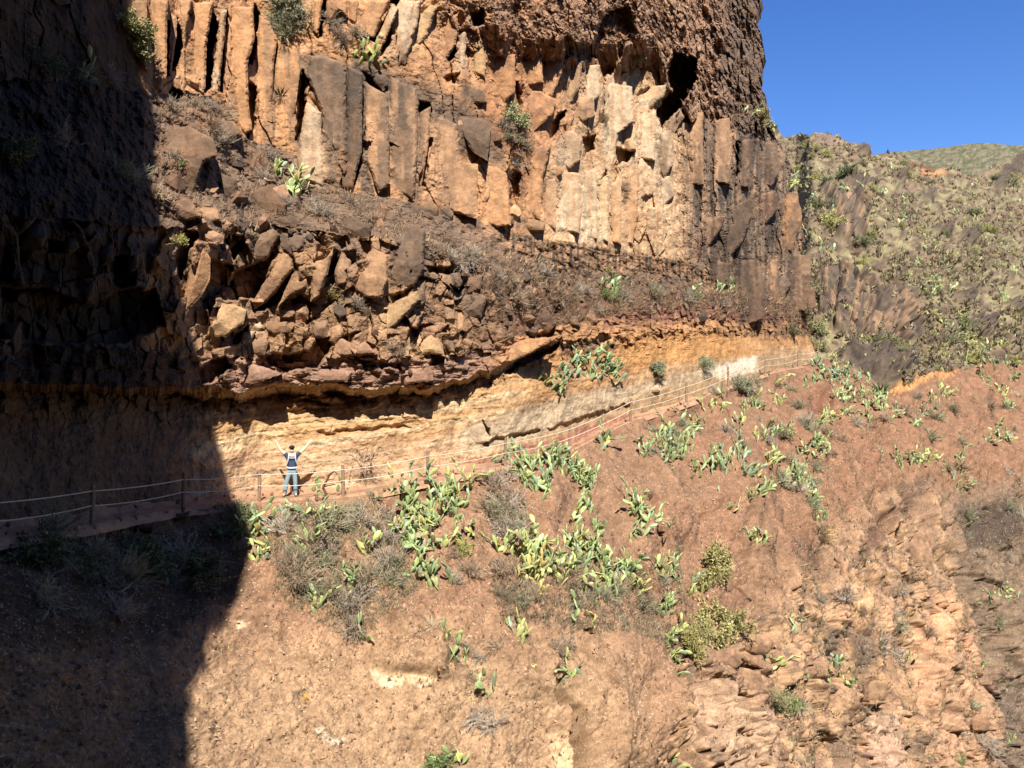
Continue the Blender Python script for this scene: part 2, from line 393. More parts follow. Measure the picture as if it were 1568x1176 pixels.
# hollows (outline, depth)
HOLLOW = [
 ('R2', [(1300, 240), (1410, 270), (1405, 370), (1330, 500), (1240, 590), (1222, 500), (1290, 420), (1270, 330)], 4.5),
 ('R2', [(790, 150), (850, 200), (940, 190), (960, 100), (1000, 40), (1100, 30), (1130, 150), (1060, 250), (1020, 330), (980, 370), (950, 280), (800, 260)], 1.1),
 ('R2', [(360, 60), (430, 40), (430, 110), (380, 125)], 1.2), ('R2', [(240, 360), (310, 340), (310, 380), (260, 385)], .45),
 ('R2', [(880, 640), (940, 620), (930, 690), (890, 720)], .8), ('R2', [(1030, 680), (1120, 700), (1090, 740), (1040, 765)], .9),
 ('R2', [(1130, 440), (1190, 400), (1190, 440), (1140, 470)], .4), ('R2', [(730, 560), (800, 510), (790, 560), (740, 650)], 1.2),
 ('R2', [(540, 800), (560, 780), (590, 800), (575, 970), (555, 970)], 1.0), ('R2', [(570, 380), (590, 380), (600, 500), (580, 500)], .6),
 ('R2', [(970, 830), (1000, 780), (990, 830)], .7), ('R2', [(1150, 910), (1200, 900), (1210, 950), (1160, 970)], .4),
 ('R1', [(225, 100), (245, 95), (236, 250), (242, 340), (226, 350)], 2.0), ('R1', [(272, 85), (300, 190), (295, 240), (265, 320), (250, 310), (270, 180)], 2.2),
 ('R1', [(440, 60), (464, 110), (440, 250), (428, 400), (400, 430), (412, 200)], 2.6), ('R1', [(505, 40), (516, 140), (486, 430), (468, 420), (495, 150)], 1.2),
 ('R1', [(632, 20), (654, 60), (643, 200), (622, 290), (600, 300), (622, 200)], 1.4), ('R1', [(606, 380), (640, 400), (634, 600), (606, 640)], 1.0),
 ('R1', [(848, 330), (872, 400), (850, 620), (826, 640), (838, 450)], 2.0), ('R1', [(860, 355), (930, 380), (945, 405), (890, 400)], 1.2),
 ('R1', [(230, 420), (250, 390), (290, 420), (290, 475), (235, 475)], 1.3), ('R1', [(1120, 480), (1135, 480), (1130, 700), (1100, 850), (1085, 850)], 1.5),
 ('R1', [(1390, 470), (1450, 480), (1440, 540), (1400, 545)], 1.2), ('R1', [(1430, 640), (1450, 640), (1415, 860), (1395, 860)], 1.2),
 ('R1', [(1150, 165), (1190, 180), (1270, 0), (1320, 0), (1310, 60), (1230, 260), (1210, 260), (1240, 180), (1300, 30), (1265, 20), (1190, 190), (1140, 180)], 1.5),
 ('R1', [(945, 0), (965, 0), (940, 170), (925, 175)], 1.3), ('R1', [(990, 90), (1020, 50), (1060, 90), (1030, 110)], .9),
 ('R1', [(1510, 260), (1568, 160), (1568, 230), (1530, 285)], 1.2), ('R1', [(1130, 330), (1180, 370), (1240, 440), (1225, 440), (1150, 380)], .9),
 ('R4', [(540, 260), (700, 180), (725, 170), (640, 380), (560, 390), (520, 330)], 1.9), ('R4', [(700, 390), (812, 245), (818, 300), (740, 405), (680, 440), (630, 445)], 1.5),
 ('R4', [(430, 200), (530, 230), (530, 330), (560, 390), (450, 380), (430, 460), (390, 400), (425, 310)], 1.6), ('R4', [(310, 60), (370, 90), (340, 150), (290, 300), (270, 200)], 1.8),
 ('R4', [(500, 80), (580, 90), (580, 150), (540, 200), (500, 130)], 1.4), ('R4', [(680, 650), (760, 640), (890, 630), (920, 560), (975, 560), (975, 640), (930, 700), (780, 718), (700, 690)], 1.5),
 ('R4', [(1110, 670), (1200, 675), (1320, 680), (1310, 702), (1140, 702)], .7), ('R4', [(1250, 370), (1355, 335), (1340, 385), (1270, 405)], 1.0),
 ('R4', [(1310, 485), (1412, 400), (1415, 435), (1340, 495)], .7), ('R4', [(370, 700), (500, 650), (520, 700), (440, 770), (380, 775)], 1.4),
 ('R4', [(800, 390), (850, 365), (885, 375), (880, 410), (800, 410)], .8), ('R4', [(960, 250), (1010, 170), (1020, 220), (1000, 310), (960, 330)], 1.0),
 ('R4', [(1120, 110), (1170, 60), (1170, 180), (1140, 180)], 1.0), ('R4', [(1020, 110), (1060, 90), (1070, 130), (1030, 150)], .7),
 ('R4', [(1440, 640), (1505, 600), (1520, 650), (1500, 690), (1445, 690)], .8), ('R4', [(1360, 540), (1420, 505), (1420, 530), (1370, 560)], .7),
 ('R4', [(1040, 560), (1120, 540), (1080, 590), (1045, 600)], .8), ('R4', [(540, 560), (600, 500), (600, 560), (540, 600)], 1.0),
 ('R4', [(880, 400), (895, 400), (895, 560), (880, 560)], .8), ('R4', [(925, 1000), (1000, 1000), (1110, 975), (1160, 985), (1290, 960), (1350, 975), (1300, 985), (1180, 1000), (1060, 1010), (940, 1018)], .4),
 ('R4', [(780, 905), (840, 890), (900, 880), (990, 890), (970, 905), (800, 925)], .35), ('R4', [(850, 850), (1000, 865), (1200, 855), (1180, 880), (1000, 890)], .3),
 ('R5', [(0, 505), (150, 505), (140, 545), (20, 540)], .7), ('R5', [(35, 240), (280, 230), (270, 262), (60, 265)], .8), ('R5', [(400, 725), (500, 620), (650, 590), (640, 620), (480, 690), (410, 735)], .9),
 ('R5', [(620, 420), (680, 385), (670, 430), (640, 460)], .8), ('R5', [(150, 320), (205, 330), (190, 360)], .7), ('R5', [(500, 545), (600, 545), (640, 530), (600, 580), (520, 580)], .6),
 ('R5', [(300, 945), (330, 990), (335, 1015), (320, 1010), (305, 970)], .5), ('R5', [(590, 985), (760, 930), (960, 870), (985, 878), (940, 905), (760, 960), (600, 1000)], .28), ('R5', [(300, 1045), (430, 1010), (560, 990), (560, 1000), (430, 1035), (310, 1062)], .4),
 ('R6', [(690, 100), (730, 110), (725, 180), (695, 180)], 1.0), ('R3', [(240, 650), (250, 650), (245, 860), (238, 860)], .9),
 ('S8', [(0, 420), (230, 430), (420, 500), (560, 430), (720, 430), (760, 600), (560, 680), (300, 680), (0, 660)], 1.6), ('S8', [(20, 220), (70, 300), (60, 400), (0, 390)], 1.0),
 ('S8', [(220, 200), (290, 220), (280, 260), (230, 260)], .8), ('S8', [(500, 280), (640, 280), (620, 420), (520, 420)], .9),
]
wpx = PX + 3.6 * fbm(SS * 1.8, ZZ * 1.8, 14, 3); wpy = PY + 3.6 * fbm(SS * 1.8 + 40, ZZ * 1.8, 15, 3)
for k, poly, dep in HOLLOW:
    w = in_poly(wpx, wpy, Z(k, poly), 2.2)
    disp -= w * dep * np.clip(D0(PX) / 36, .8, 1.3) * (.62 if k == 'R4' else 1)
# fade the displacement at the buried foot
disp *= np.where(SG == 0, sstep(0.0, 0.06, TT) * 0.9 + 0.1, 1)
DA = DD - disp

# ---- jointed blocks and columns traced on the cliff (kind, outline, rock, proud, stain)
PAL = {'O': (226, 164, 106), 'T': (218, 166, 118), 'W': (236, 208, 168), 'Y': (232, 190, 130), 'G': (116, 100, 86), 'K': (92, 78, 68), 'B': (156, 114, 84),
       'D': (122, 96, 76), 'R': (160, 116, 90), 'P': (198, 152, 122), 'M': (168, 132, 100)}
c_, b_ = 'column', 'block'
BLOCKS = [
 (c_, 'R1', [(45, 0), (135, 0), (136, 200), (140, 330), (95, 300), (70, 200)], 'M', .35, 'O'), (c_, 'R1', [(138, 0), (235, 0), (228, 100), (228, 345), (205, 420), (150, 400), (140, 200)], 'O', .5, 'M'),
 (c_, 'R1', [(243, 60), (275, 80), (270, 180), (248, 335), (240, 330), (243, 150)], 'T', .3, None), (c_, 'R1', [(285, 0), (345, 0), (318, 130), (312, 230), (316, 420), (290, 420), (268, 330), (278, 300), (304, 220), (290, 100)], 'T', .5, 'O'),
 (c_, 'R1', [(352, 10), (440, 5), (432, 80), (412, 200), (406, 400), (392, 440), (325, 440), (314, 230), (324, 120)], 'O', .6, 'T'), (c_, 'R1', [(464, 60), (504, 40), (496, 140), (470, 400), (430, 400), (444, 300), (466, 140)], 'W', .55, 'O'),
 (c_, 'R1', [(512, 30), (625, 30), (632, 180), (600, 300), (606, 470), (620, 600), (590, 620), (500, 520), (484, 440), (494, 250)], 'O', .65, 'T'), (c_, 'R1', [(655, 70), (700, 100), (738, 180), (722, 300), (715, 430), (700, 640), (640, 650), (642, 420), (630, 300), (648, 180)], 'O', .55, 'M'),
 (c_, 'R1', [(742, 190), (838, 250), (843, 330), (820, 500), (800, 640), (760, 650), (708, 640), (720, 430), (728, 300)], 'O', .5, 'G'),
 (c_, 'R1', [(872, 470), (940, 520), (950, 860), (825, 820), (838, 660)], 'W', .5, 'T'), (c_, 'R1', [(870, 345), (890, 258), (960, 255), (1060, 300), (1055, 600), (1010, 870), (952, 860), (942, 520), (900, 410)], 'G', .7, 'M'),
 (c_, 'R1', [(1062, 300), (1132, 340), (1128, 700), (1085, 870), (1010, 870), (1058, 600)], 'K', .6, 'G'), (c_, 'R1', [(1142, 380), (1248, 440), (1258, 850), (1205, 890), (1130, 690), (1138, 480)], 'T', .55, 'G'),
 (c_, 'R1', [(1255, 350), (1378, 410), (1388, 480), (1384, 700), (1370, 930), (1264, 860), (1254, 600)], 'G', .7, 'T'), (b_, 'R1', [(1170, 330), (1240, 320), (1250, 390), (1225, 420), (1180, 370)], 'K', .4, 'G'),
 (c_, 'R1', [(1396, 520), (1446, 490), (1438, 640), (1404, 860), (1386, 860)], 'T', .4, 'D'), (c_, 'R2', [(182, 520), (300, 572), (312, 740), (400, 760), (390, 1010), (280, 980), (135, 880), (162, 700)], 'T', .55, 'M'),
 (c_, 'R2', [(402, 760), (480, 770), (530, 800), (552, 1040), (490, 1050), (392, 1012)], 'O', .5, 'T'), (b_, 'R2', [(192, 500), (290, 530), (460, 560), (455, 640), (440, 742), (370, 700), (305, 590), (188, 560)], 'G', .55, 'D'),
 (b_, 'R2', [(330, 380), (430, 410), (440, 470), (360, 480), (325, 440)], 'D', .5, 'G'), (c_, 'R2', [(722, 650), (736, 680), (702, 800), (682, 1010), (572, 960), (592, 800), (645, 700)], 'O', .6, 'R'),
 (c_, 'R2', [(704, 830), (755, 820), (758, 1060), (692, 1030), (692, 900)], 'T', .5, 'G'), (c_, 'R2', [(764, 790), (868, 800), (880, 960), (868, 1080), (766, 1060)], 'W', .55, 'O'), (b_, 'R2', [(770, 650), (830, 600), (880, 640), (870, 740), (820, 780), (750, 740)], 'W', .6, 'M'),
 (c_, 'R2', [(886, 790), (945, 780), (950, 1105), (882, 1100)], 'W', .5, 'T'), (c_, 'R2', [(952, 840), (1002, 800), (1000, 1115), (954, 1105)], 'Y', .4, 'W'), (c_, 'R2', [(1006, 850), (1060, 820), (1060, 1130), (1006, 1115)], 'O', .5, 'W'),
 (c_, 'R2', [(1070, 880), (1140, 780), (1138, 1000), (1110, 1130), (1066, 1125)], 'T', .55, 'O'), (c_, 'R2', [(985, 380), (1110, 400), (1120, 560), (1046, 620), (1030, 720), (982, 700), (970, 480)], 'W', .7, 'T'),
 (c_, 'R2', [(1134, 560), (1222, 505), (1216, 745), (1150, 730), (1132, 640)], 'W', .6, 'O'), (b_, 'R2', [(1045, 580), (1128, 590), (1128, 690), (1100, 700), (1045, 680)], 'Y', .85, 'W'), (b_, 'R2', [(1130, 470), (1200, 400), (1270, 390), (1260, 440), (1180, 510), (1140, 520)], 'W', .6, 'O'),
 (c_, 'R2', [(808, 290), (880, 280), (868, 400), (820, 490), (788, 480)], 'M', .5, 'Y'), (c_, 'R2', [(892, 300), (960, 300), (960, 440), (900, 500), (880, 400)], 'W', .5, 'T'), (b_, 'R2', [(860, 450), (930, 440), (940, 530), (880, 560), (820, 520)], 'B', .5, 'T'),
 (c_, 'R2', [(0, 60), (40, 0), (110, 0), (90, 130), (30, 240), (0, 230)], 'W', .6, 'O'), (c_, 'R2', [(120, 80), (180, 20), (210, 30), (160, 170), (100, 240), (80, 230)], 'Y', .6, 'T'), (c_, 'R2', [(252, 80), (308, 60), (298, 200), (250, 280), (226, 230)], 'O', .6, 'B'),
 (c_, 'R2', [(312, 150), (345, 140), (335, 320), (302, 310)], 'W', .45, 'T'), (c_, 'R2', [(380, 180), (440, 170), (430, 360), (378, 330)], 'Y', .4, 'O'), (b_, 'R2', [(470, 260), (570, 250), (570, 420), (520, 470), (450, 400)], 'O', .5, 'B'), (b_, 'R2', [(600, 280), (690, 260), (700, 380), (620, 400), (595, 340)], 'O', .5, 'T'),
 (b_, 'R2', [(720, 230), (795, 200), (790, 330), (740, 440), (700, 450), (700, 330)], 'T', .55, 'O'), (b_, 'R2', [(600, 420), (690, 420), (760, 460), (740, 530), (640, 620), (600, 520)], 'O', .5, 'R'),
 (c_, 'R1', [(848, 0), (898, 0), (898, 100), (872, 150)], 'Y', .5, 'O'), (c_, 'R1', [(905, 0), (945, 0), (928, 165), (902, 140)], 'O', .5, 'T'), (c_, 'R1', [(966, 0), (1060, 0), (1060, 80), (1020, 48), (988, 92), (962, 90)], 'B', .5, 'O'), (c_, 'R1', [(1066, 0), (1114, 0), (1100, 110), (1066, 90)], 'O', .5, 'B'),
 (c_, 'R1', [(1122, 0), (1252, 0), (1184, 176), (1116, 150)], 'O', .6, 'T'), (c_, 'R1', [(1262, 30), (1300, 36), (1232, 200), (1190, 195)], 'Y', .5, 'W'), (c_, 'R1', [(1324, 10), (1400, 0), (1380, 130), (1300, 285), (1240, 262)], 'W', .6, 'O'), (b_, 'R1', [(1280, 290), (1340, 160), (1360, 180), (1330, 290), (1290, 310)], 'G', .4, 'W'),
 (c_, 'R3', [(20, 520), (85, 520), (90, 850), (5, 850)], 'T', .55, 'D'), (c_, 'R3', [(120, 560), (208, 540), (218, 640), (214, 850), (132, 840)], 'T', .6, 'G'), (c_, 'R3', [(252, 650), (320, 640), (300, 870), (242, 860)], 'D', .6, 'K'), (b_, 'R3', [(330, 650), (420, 660), (450, 780), (400, 860), (340, 820)], 'D', .7, 'G'),
 (c_, 'R3', [(92, 560), (118, 560), (126, 700), (100, 840)], 'G', .4, 'K'), (b_, 'R2', [(1225, 620), (1290, 600), (1300, 760), (1260, 820), (1215, 760)], 'G', .6, 'W'), (b_, 'R2', [(1230, 830), (1290, 810), (1305, 900), (1260, 950), (1240, 940)], 'W', .55, 'G'), (b_, 'R2', [(1250, 580), (1330, 500), (1350, 540), (1300, 620)], 'G', .5, 'M'),
 (c_, 'R5', [(1412, 60), (1540, 0), (1500, 120), (1440, 190), (1330, 220)], 'K', .6, 'D'), (c_, 'R5', [(1330, 10), (1420, 0), (1400, 60), (1300, 200), (1270, 190)], 'B', .5, 'K'), (c_, 'R6', [(232, 30), (340, 20), (378, 150), (370, 300), (255, 330), (222, 180)], 'D', .7, 'K'), (c_, 'R6', [(390, 30), (430, 20), (438, 220), (420, 250), (392, 160)], 'T', .5, 'D'),
 (b_, 'R6', [(422, 110), (470, 90), (495, 140), (460, 190), (426, 190)], 'G', .6, 'K'), (c_, 'R6', [(500, 0), (590, 0), (580, 150), (558, 260), (472, 260), (492, 120)], 'M', .6, 'D'), (c_, 'R6', [(110, 20), (215, 40), (205, 150), (130, 130)], 'K', .5, 'D'), (c_, 'R6', [(560, 150), (600, 150), (610, 240), (570, 260)], 'B', .4, 'K'),
 (c_, 'R3', [(460, 900), (520, 880), (545, 1000), (500, 1160), (440, 1150)], 'D', .6, 'O'), (c_, 'R3', [(330, 900), (420, 880), (440, 960), (360, 1050), (320, 1000)], 'B', .5, 'K'), (c_, 'R3', [(220, 960), (320, 900), (310, 1020), (230, 1150), (150, 1150)], 'K', .6, 'D'),
 (b_, 'R4', [(345, 150), (400, 145), (430, 200), (425, 300), (380, 380), (315, 450), (305, 430), (320, 260)], 'O', .8, 'B'), (b_, 'R4', [(370, 90), (430, 65), (490, 90), (490, 130), (440, 138), (375, 115)], 'P', .6, 'B'), (b_, 'R4', [(545, 215), (600, 110), (720, 60), (750, 90), (720, 150), (690, 200), (600, 240), (540, 250)], 'D', .8, 'M'),
 (b_, 'R4', [(740, 140), (820, 160), (810, 250), (740, 340), (690, 400), (620, 430), (640, 370), (700, 270)], 'T', .8, 'B'), (b_, 'R4', [(760, 80), (860, 90), (860, 140), (800, 190), (750, 140)], 'G', .6, 'D'), (b_, 'R4', [(830, 170), (880, 150), (880, 330), (800, 370), (740, 420), (770, 350), (820, 250)], 'T', .7, 'D'),
 (b_, 'R4', [(890, 220), (960, 200), (1000, 140), (970, 270), (930, 380), (890, 400), (895, 300)], 'T', .7, 'B'), (b_, 'R4', [(1035, 170), (1080, 210), (1060, 310), (1010, 330), (1000, 260)], 'T', .6, 'M'), (b_, 'R4', [(1090, 240), (1180, 150), (1245, 180), (1250, 300), (1220, 380), (1150, 380), (1080, 330)], 'T', .7, 'B'),
 (b_, 'R4', [(1250, 170), (1330, 60), (1420, 60), (1415, 250), (1370, 330), (1290, 330), (1250, 280)], 'G', .8, 'D'), (b_, 'R4', [(450, 400), (545, 410), (595, 440), (580, 500), (500, 560), (420, 560), (370, 540), (360, 500), (450, 480)], 'Y', .7, 'T'), (b_, 'R4', [(790, 430), (850, 400), (885, 420), (880, 480), (820, 490)], 'B', .6, 'T'),
 (b_, 'R4', [(900, 490), (970, 480), (970, 560), (910, 570), (895, 540)], 'M', .6, 'D'), (b_, 'R4', [(690, 490), (780, 490), (790, 540), (740, 560), (690, 530)], 'B', .6, 'D'), (b_, 'R4', [(610, 500), (660, 490), (680, 520), (640, 540)], 'W', .4, None), (b_, 'R4', [(580, 540), (640, 530), (610, 590), (560, 600)], 'W', .4, None),
 (b_, 'R4', [(1220, 430), (1380, 350), (1400, 390), (1320, 470), (1270, 520), (1205, 550)], 'Y', .6, 'T'), (b_, 'R4', [(1350, 600), (1450, 550), (1500, 590), (1510, 650), (1440, 640), (1360, 660), (1335, 640)], 'Y', .7, 'T'), (b_, 'R4', [(1505, 560), (1550, 580), (1568, 640), (1530, 630), (1500, 600)], 'G', .5, 'M'),
 (b_, 'R4', [(1380, 350), (1420, 300), (1420, 400), (1370, 420)], 'D', .5, 'G'), (b_, 'R4', [(980, 520), (1030, 500), (1045, 540), (1010, 600), (975, 580)], 'T', .5, 'B'), (b_, 'R4', [(1350, 540), (1420, 480), (1520, 500), (1490, 540), (1420, 560)], 'R', .5, 'T'), (b_, 'R4', [(890, 420), (940, 400), (955, 460), (900, 470)], 'M', .5, 'B'),
 (b_, 'R4', [(1020, 560), (1100, 600), (1140, 580), (1200, 640), (1060, 650), (990, 640)], 'P', .4, 'B'), (b_, 'R4', [(520, 720), (600, 680), (680, 700), (760, 730), (620, 780), (540, 790)], 'P', .35, 'R'), (b_, 'R4', [(800, 740), (940, 700), (1080, 720), (1060, 770), (900, 765)], 'P', .35, 'R'),
 (b_, 'R4', [(1290, 710), (1450, 700), (1460, 760), (1330, 780)], 'R', .3, 'P'), (b_, 'R4', [(650, 560), (700, 580), (680, 640), (600, 650), (560, 620)], 'D', .4, 'M'),
 (b_, 'R1', [(210, 600), (330, 580), (440, 640), (465, 720), (400, 750), (350, 900), (210, 860), (150, 760)], 'D', .9, 'B'), (b_, 'R1', [(480, 800), (550, 830), (560, 930), (500, 920), (460, 850)], 'K', .6, 'D'), (b_, 'R1', [(200, 930), (330, 910), (390, 1000), (320, 1020), (240, 990)], 'B', .6, 'D'),
 (b_, 'R1', [(345, 950), (460, 960), (480, 1020), (400, 1040)], 'T', .5, 'B'), (b_, 'R1', [(720, 1010), (800, 990), (840, 1030), (830, 1060), (740, 1050)], 'K', .5, 'D'), (b_, 'R1', [(590, 900), (700, 850), (780, 940), (770, 1000), (640, 1000)], 'D', .6, 'B'), (b_, 'R1', [(1010, 1040), (1090, 1000), (1170, 1050), (1160, 1110), (1030, 1110)], 'K', .6, 'D'),
 (b_, 'R1', [(450, 550), (540, 560), (570, 620), (520, 660), (450, 640)], 'B', .5, 'G'), (b_, 'R1', [(600, 680), (690, 700), (700, 800), (620, 810), (560, 760)], 'B', .4, 'D'),
 (b_, 'R2', [(120, 960), (170, 910), (215, 960), (210, 1010), (150, 1000)], 'D', .6, 'G'), (b_, 'R2', [(225, 960), (260, 940), (285, 990), (265, 1030), (230, 1010)], 'K', .6, 'G'), (b_, 'R2', [(300, 1000), (400, 1010), (420, 1080), (330, 1060)], 'D', .5, 'G'),
 (b_, 'R5', [(150, 270), (190, 260), (205, 310), (190, 340), (150, 320)], 'G', .5, 'M'), (b_, 'R5', [(215, 430), (290, 360), (320, 380), (290, 470), (220, 480)], 'G', .6, 'D'), (b_, 'R5', [(205, 290), (300, 270), (290, 340), (230, 370)], 'B', .5, 'D'), (b_, 'R5', [(520, 440), (590, 420), (640, 500), (600, 540), (520, 500)], 'K', .6, 'D'),
 (b_, 'R5', [(690, 470), (730, 460), (750, 510), (700, 510)], 'D', .5, 'G'), (b_, 'R5', [(440, 5), (590, 25), (580, 70), (520, 75), (445, 45)], 'D', .5, 'M'), (b_, 'R5', [(755, 460), (800, 430), (830, 490), (790, 520)], 'B', .4, 'T'),
 (b_, 'R5', [(310, 640), (500, 570), (640, 560), (520, 640), (400, 690), (300, 730)], 'O', .35, 'R'), (b_, 'R5', [(840, 590), (900, 560), (910, 590), (850, 620)], 'O', .3, 'T'),
 (b_, 'R5', [(208, 990), (298, 952), (332, 1040), (270, 1058), (218, 1020)], 'W', .4, 'M'), (b_, 'R5', [(1050, 800), (1110, 780), (1120, 810), (1060, 825)], 'W', .3, None),
 (b_, 'S8', [(70, 130), (200, 100), (225, 180), (190, 250), (90, 250)], 'G', .6, 'K'), (b_, 'S8', [(285, 190), (350, 170), (370, 240), (320, 270), (285, 250)], 'G', .6, 'K'), (b_, 'S8', [(20, 590), (100, 580), (100, 690), (60, 750), (20, 700)], 'B', .5, 'D'), (b_, 'S8', [(380, 420), (440, 380), (430, 490), (390, 500)], 'D', .6, 'K'), (b_, 'S7', [(350, 580), (430, 590), (440, 680), (400, 750), (350, 700)], 'D', .6, 'K'), (b_, 'S8', [(560, 230), (650, 240), (640, 330), (600, 360)], 'D', .6, 'K'), (b_, 'S8', [(440, 260), (520, 210), (530, 300), (470, 330)], 'K', .6, 'D')]

# ---- colours of the cliff beds
def PAINT_BLOCKS():
    for kd, zk, pts, pal, pr, st in BLOCKS:
        pz = Z(zk, pts)
        over(CA, in_poly(wpx, wpy, pz, 9 if kd == 'column' else 6) * (.7 if kd == 'column' else .55), C(*PAL[pal]))
        if st: over(CA, in_poly(wpx, wpy, pz, 5) * (sstep(-.1, .35, streak) if kd == 'column' else sstep(-.1, .35, n_mid)) * .7, C(*PAL[st]))
def lay_col(shape): return np.zeros(shape + (3,), np.float32)
CA = lay_col(PX.shape)
def over(A, w, col): 
    w = np.clip(w, 0, 1)[..., None]
    A *= (1 - w); A += w * np.asarray(col, np.float32)
n_big = fbm(SS * 0.35, ZZ * 0.35, 2, 4); n_mid = fbm(SS * 1.1, ZZ * 1.1, 6, 4, .6); n_fin = fbm(SS * 4.0, ZZ * 4.0, 8, 3, .6)
streak = fbm(SS * 2.2, ZZ * 0.22, 10, 4, .6); bedn = fbm(SS * 0.25, (ZZ - 0.1 * SS) * 2.6, 12, 4)
# yellow / tan wall
is0 = SG <= 1
over(CA, is0 * 1.0, C(226, 178, 128))
over(CA, is0 * sstep(0.50, 0.66, TT + 0.10 * bedn), C(230, 180, 116))
strat = fbm(SS * .12, (ZZ - .11 * SS) * 4.5 + .3 * n_mid, 15, 4, .65)
over(CA, is0 * sstep(.05, .35, strat) * .6, C(240, 208, 160))
over(CA, is0 * sstep(.05, .35, -strat) * .5 * sstep(.35, .6, TT), C(212, 152, 96))
over(CA, is0 * sstep(0.1, 0.6, bedn + 0.3 * n_mid) * 0.6 * sstep(.7, .3, TT), C(204, 164, 126))
over(CA, is0 * sstep(780, 850, PX) * sstep(0.75, 0.35, TT + .1 * n_mid), C(196, 158, 112))
over(CA, is0 * sstep(780, 850, PX) * sstep(0.45, 0.75, TT + .15 * bedn), C(220, 160, 98))
over(CA, is0 * sstep(0.88, 1.0, TT + .1 * n_mid), C(150, 108, 78))  # shade under the overhang lip painted into the bed colour
over(CA, is0 * sstep(340, 250, PX) * .7, C(150, 108, 78))  # left end darkened in the colour, standing in for shadow
# red bank and pale slabs by the path
over(CA, in_poly(wpx, wpy, Z('F', [(705, 712), (760, 694), (860, 668), (955, 632), (985, 640), (985, 660), (880, 700), (760, 735), (700, 745)]), 3), C(198, 138, 104))
over(CA, in_poly(wpx, wpy, Z('R5', [(200, 980), (450, 900), (740, 820), (960, 790), (985, 850), (760, 920), (560, 985), (350, 1050), (260, 1060)]), 4) * .8, C(206, 176, 136))
over(CA, in_poly(wpx, wpy, Z('R5', [(1280, 720), (1400, 690), (1568, 640), (1568, 720), (1400, 760)]), 4), C(242, 218, 182))
over(CA, in_poly(wpx, wpy, Z('R6', [(130, 530), (220, 500), (330, 465), (345, 490), (200, 540)]), 3), C(250, 228, 196))
over(CA, in_poly(wpx, wpy, Z('R5', [(920, 560), (1150, 530), (1400, 540), (1500, 600), (1568, 640), (1200, 690), (930, 700)]), 9) * .75, C(226, 162, 86))
over(CA, in_poly(wpx, wpy, Z('F', [(700, 664), (780, 644), (880, 614), (960, 592), (1060, 568), (1100, 560), (1090, 576), (1000, 600), (960, 616), (860, 652), (770, 686), (705, 700)]), 6) * .6, C(218, 190, 150))
# purple-brown bed, orange then red further along
is2 = SG == 2
over(CA, is2 * 1.0, C(186, 142, 114))
over(CA, is2 * sstep(740, 800, PX), C(212, 154, 98))
over(CA, is2 * sstep(860, 960, PX + 60 * n_mid) * sstep(.3, .6, TT + .2 * n_mid), C(168, 116, 88))
over(CA, is2 * sstep(320, 260, PX), C(110, 80, 62))  # painted shade carried on across the left end of this bed
# breccia
is3 = SG == 3
over(CA, is3 * 1.0, C(196, 150, 106))
over(CA, is3 * sstep(-.15, .35, n_big + .5 * n_mid) * sstep(0.15, 0.55, TT) * .75, C(128, 108, 92))
over(CA, is3 * sstep(700, 800, PX), C(150, 112, 84))
over(CA, is3 * sstep(860, 980, PX) * sstep(.35, .1, TT + .15 * n_mid), C(166, 120, 92))
over(CA, is3 * sstep(800, 900, PX) * sstep(.0, .5, n_mid) * .5, C(112, 88, 68))
# ledge
is4 = SG == 4
over(CA, is4 * 1.0, C(158, 126, 98))
over(CA, is4 * sstep(-.05, .35, n_mid) * .65, C(118, 98, 82))
over(CA, is4 * sstep(.25, .6, n_big) * .6, C(186, 140, 104))
# columns
is5 = np.where(SG >= 5, 1.0, 0)
over(CA, is5, C(224, 164, 108))
over(CA, is5 * sstep(0.05, 0.45, streak) * .55, C(190, 138, 94))
over(CA, is5 * sstep(800, 880, PX) * sstep(1090, 1020, PX) * .8, C(240, 200, 150))
over(CA, is5 * sstep(800, 880, PX) * sstep(1090, 1020, PX) * sstep(.0, .4, streak) * .8, C(226, 168, 112))
over(CA, is5 * sstep(1030, 1080, PX), C(166, 138, 110))
over(CA, is5 * sstep(1030, 1080, PX) * sstep(-.05, .35, streak), C(108, 92, 80))
over(CA, is5 * sstep(1030, 1080, PX) * sstep(.3, .6, -streak) * .7, C(206, 156, 110))
over(CA, is5 * in_poly(wpx, wpy, Z('F', [(450, 80), (640, 120), (780, 190), (770, 260), (640, 210), (560, 160), (455, 130)]), 14) * .75, C(112, 98, 84))
over(CA, is5 * in_poly(wpx, wpy, Z('F', [(450, 80), (560, 90), (650, 150), (645, 310), (520, 295), (455, 270)]), 8) * sstep(-.25, .2, streak) * .8, C(118, 104, 90))
over(CA, wb, C(196, 150, 108))
over(CA, wb * sstep(0.0, .4, perlin(SS * 3.5, ZZ * .5, 13) + .3 * perlin(SS * 9, ZZ * .9, 12)), C(110, 94, 78))
over(CA, wb * sstep(.55, .8, saw) * .5, C(90, 72, 56))
# brow agglomerate
over(CA, w_lum, C(206, 158, 118))
over(CA, w_lum * sstep(-.1, .35, n_mid + .4 * n_big) * .65, C(158, 124, 100))
over(CA, w_lum * sstep(1070, 1130, PX) * .8, C(132, 110, 92))
over(CA, w_lum * sstep(900, 780, PX) * sstep(0, .4, -n_mid) * .8, C(214, 150, 98))
over(CA, in_poly(wpx, wpy, Z('F', [(780, 60), (860, 70), (900, 120), (860, 220), (790, 250), (740, 180), (740, 100)]), 16) * .6, C(212, 144, 92))
# lower right dark columns
over(CA, in_poly(wpx, wpy, Z('F', [(1090, 380), (1240, 330), (1248, 520), (1180, 505), (1110, 470)]), 14) * sstep(-.3, .2, streak + .4 * n_mid) * .75, C(98, 82, 68))
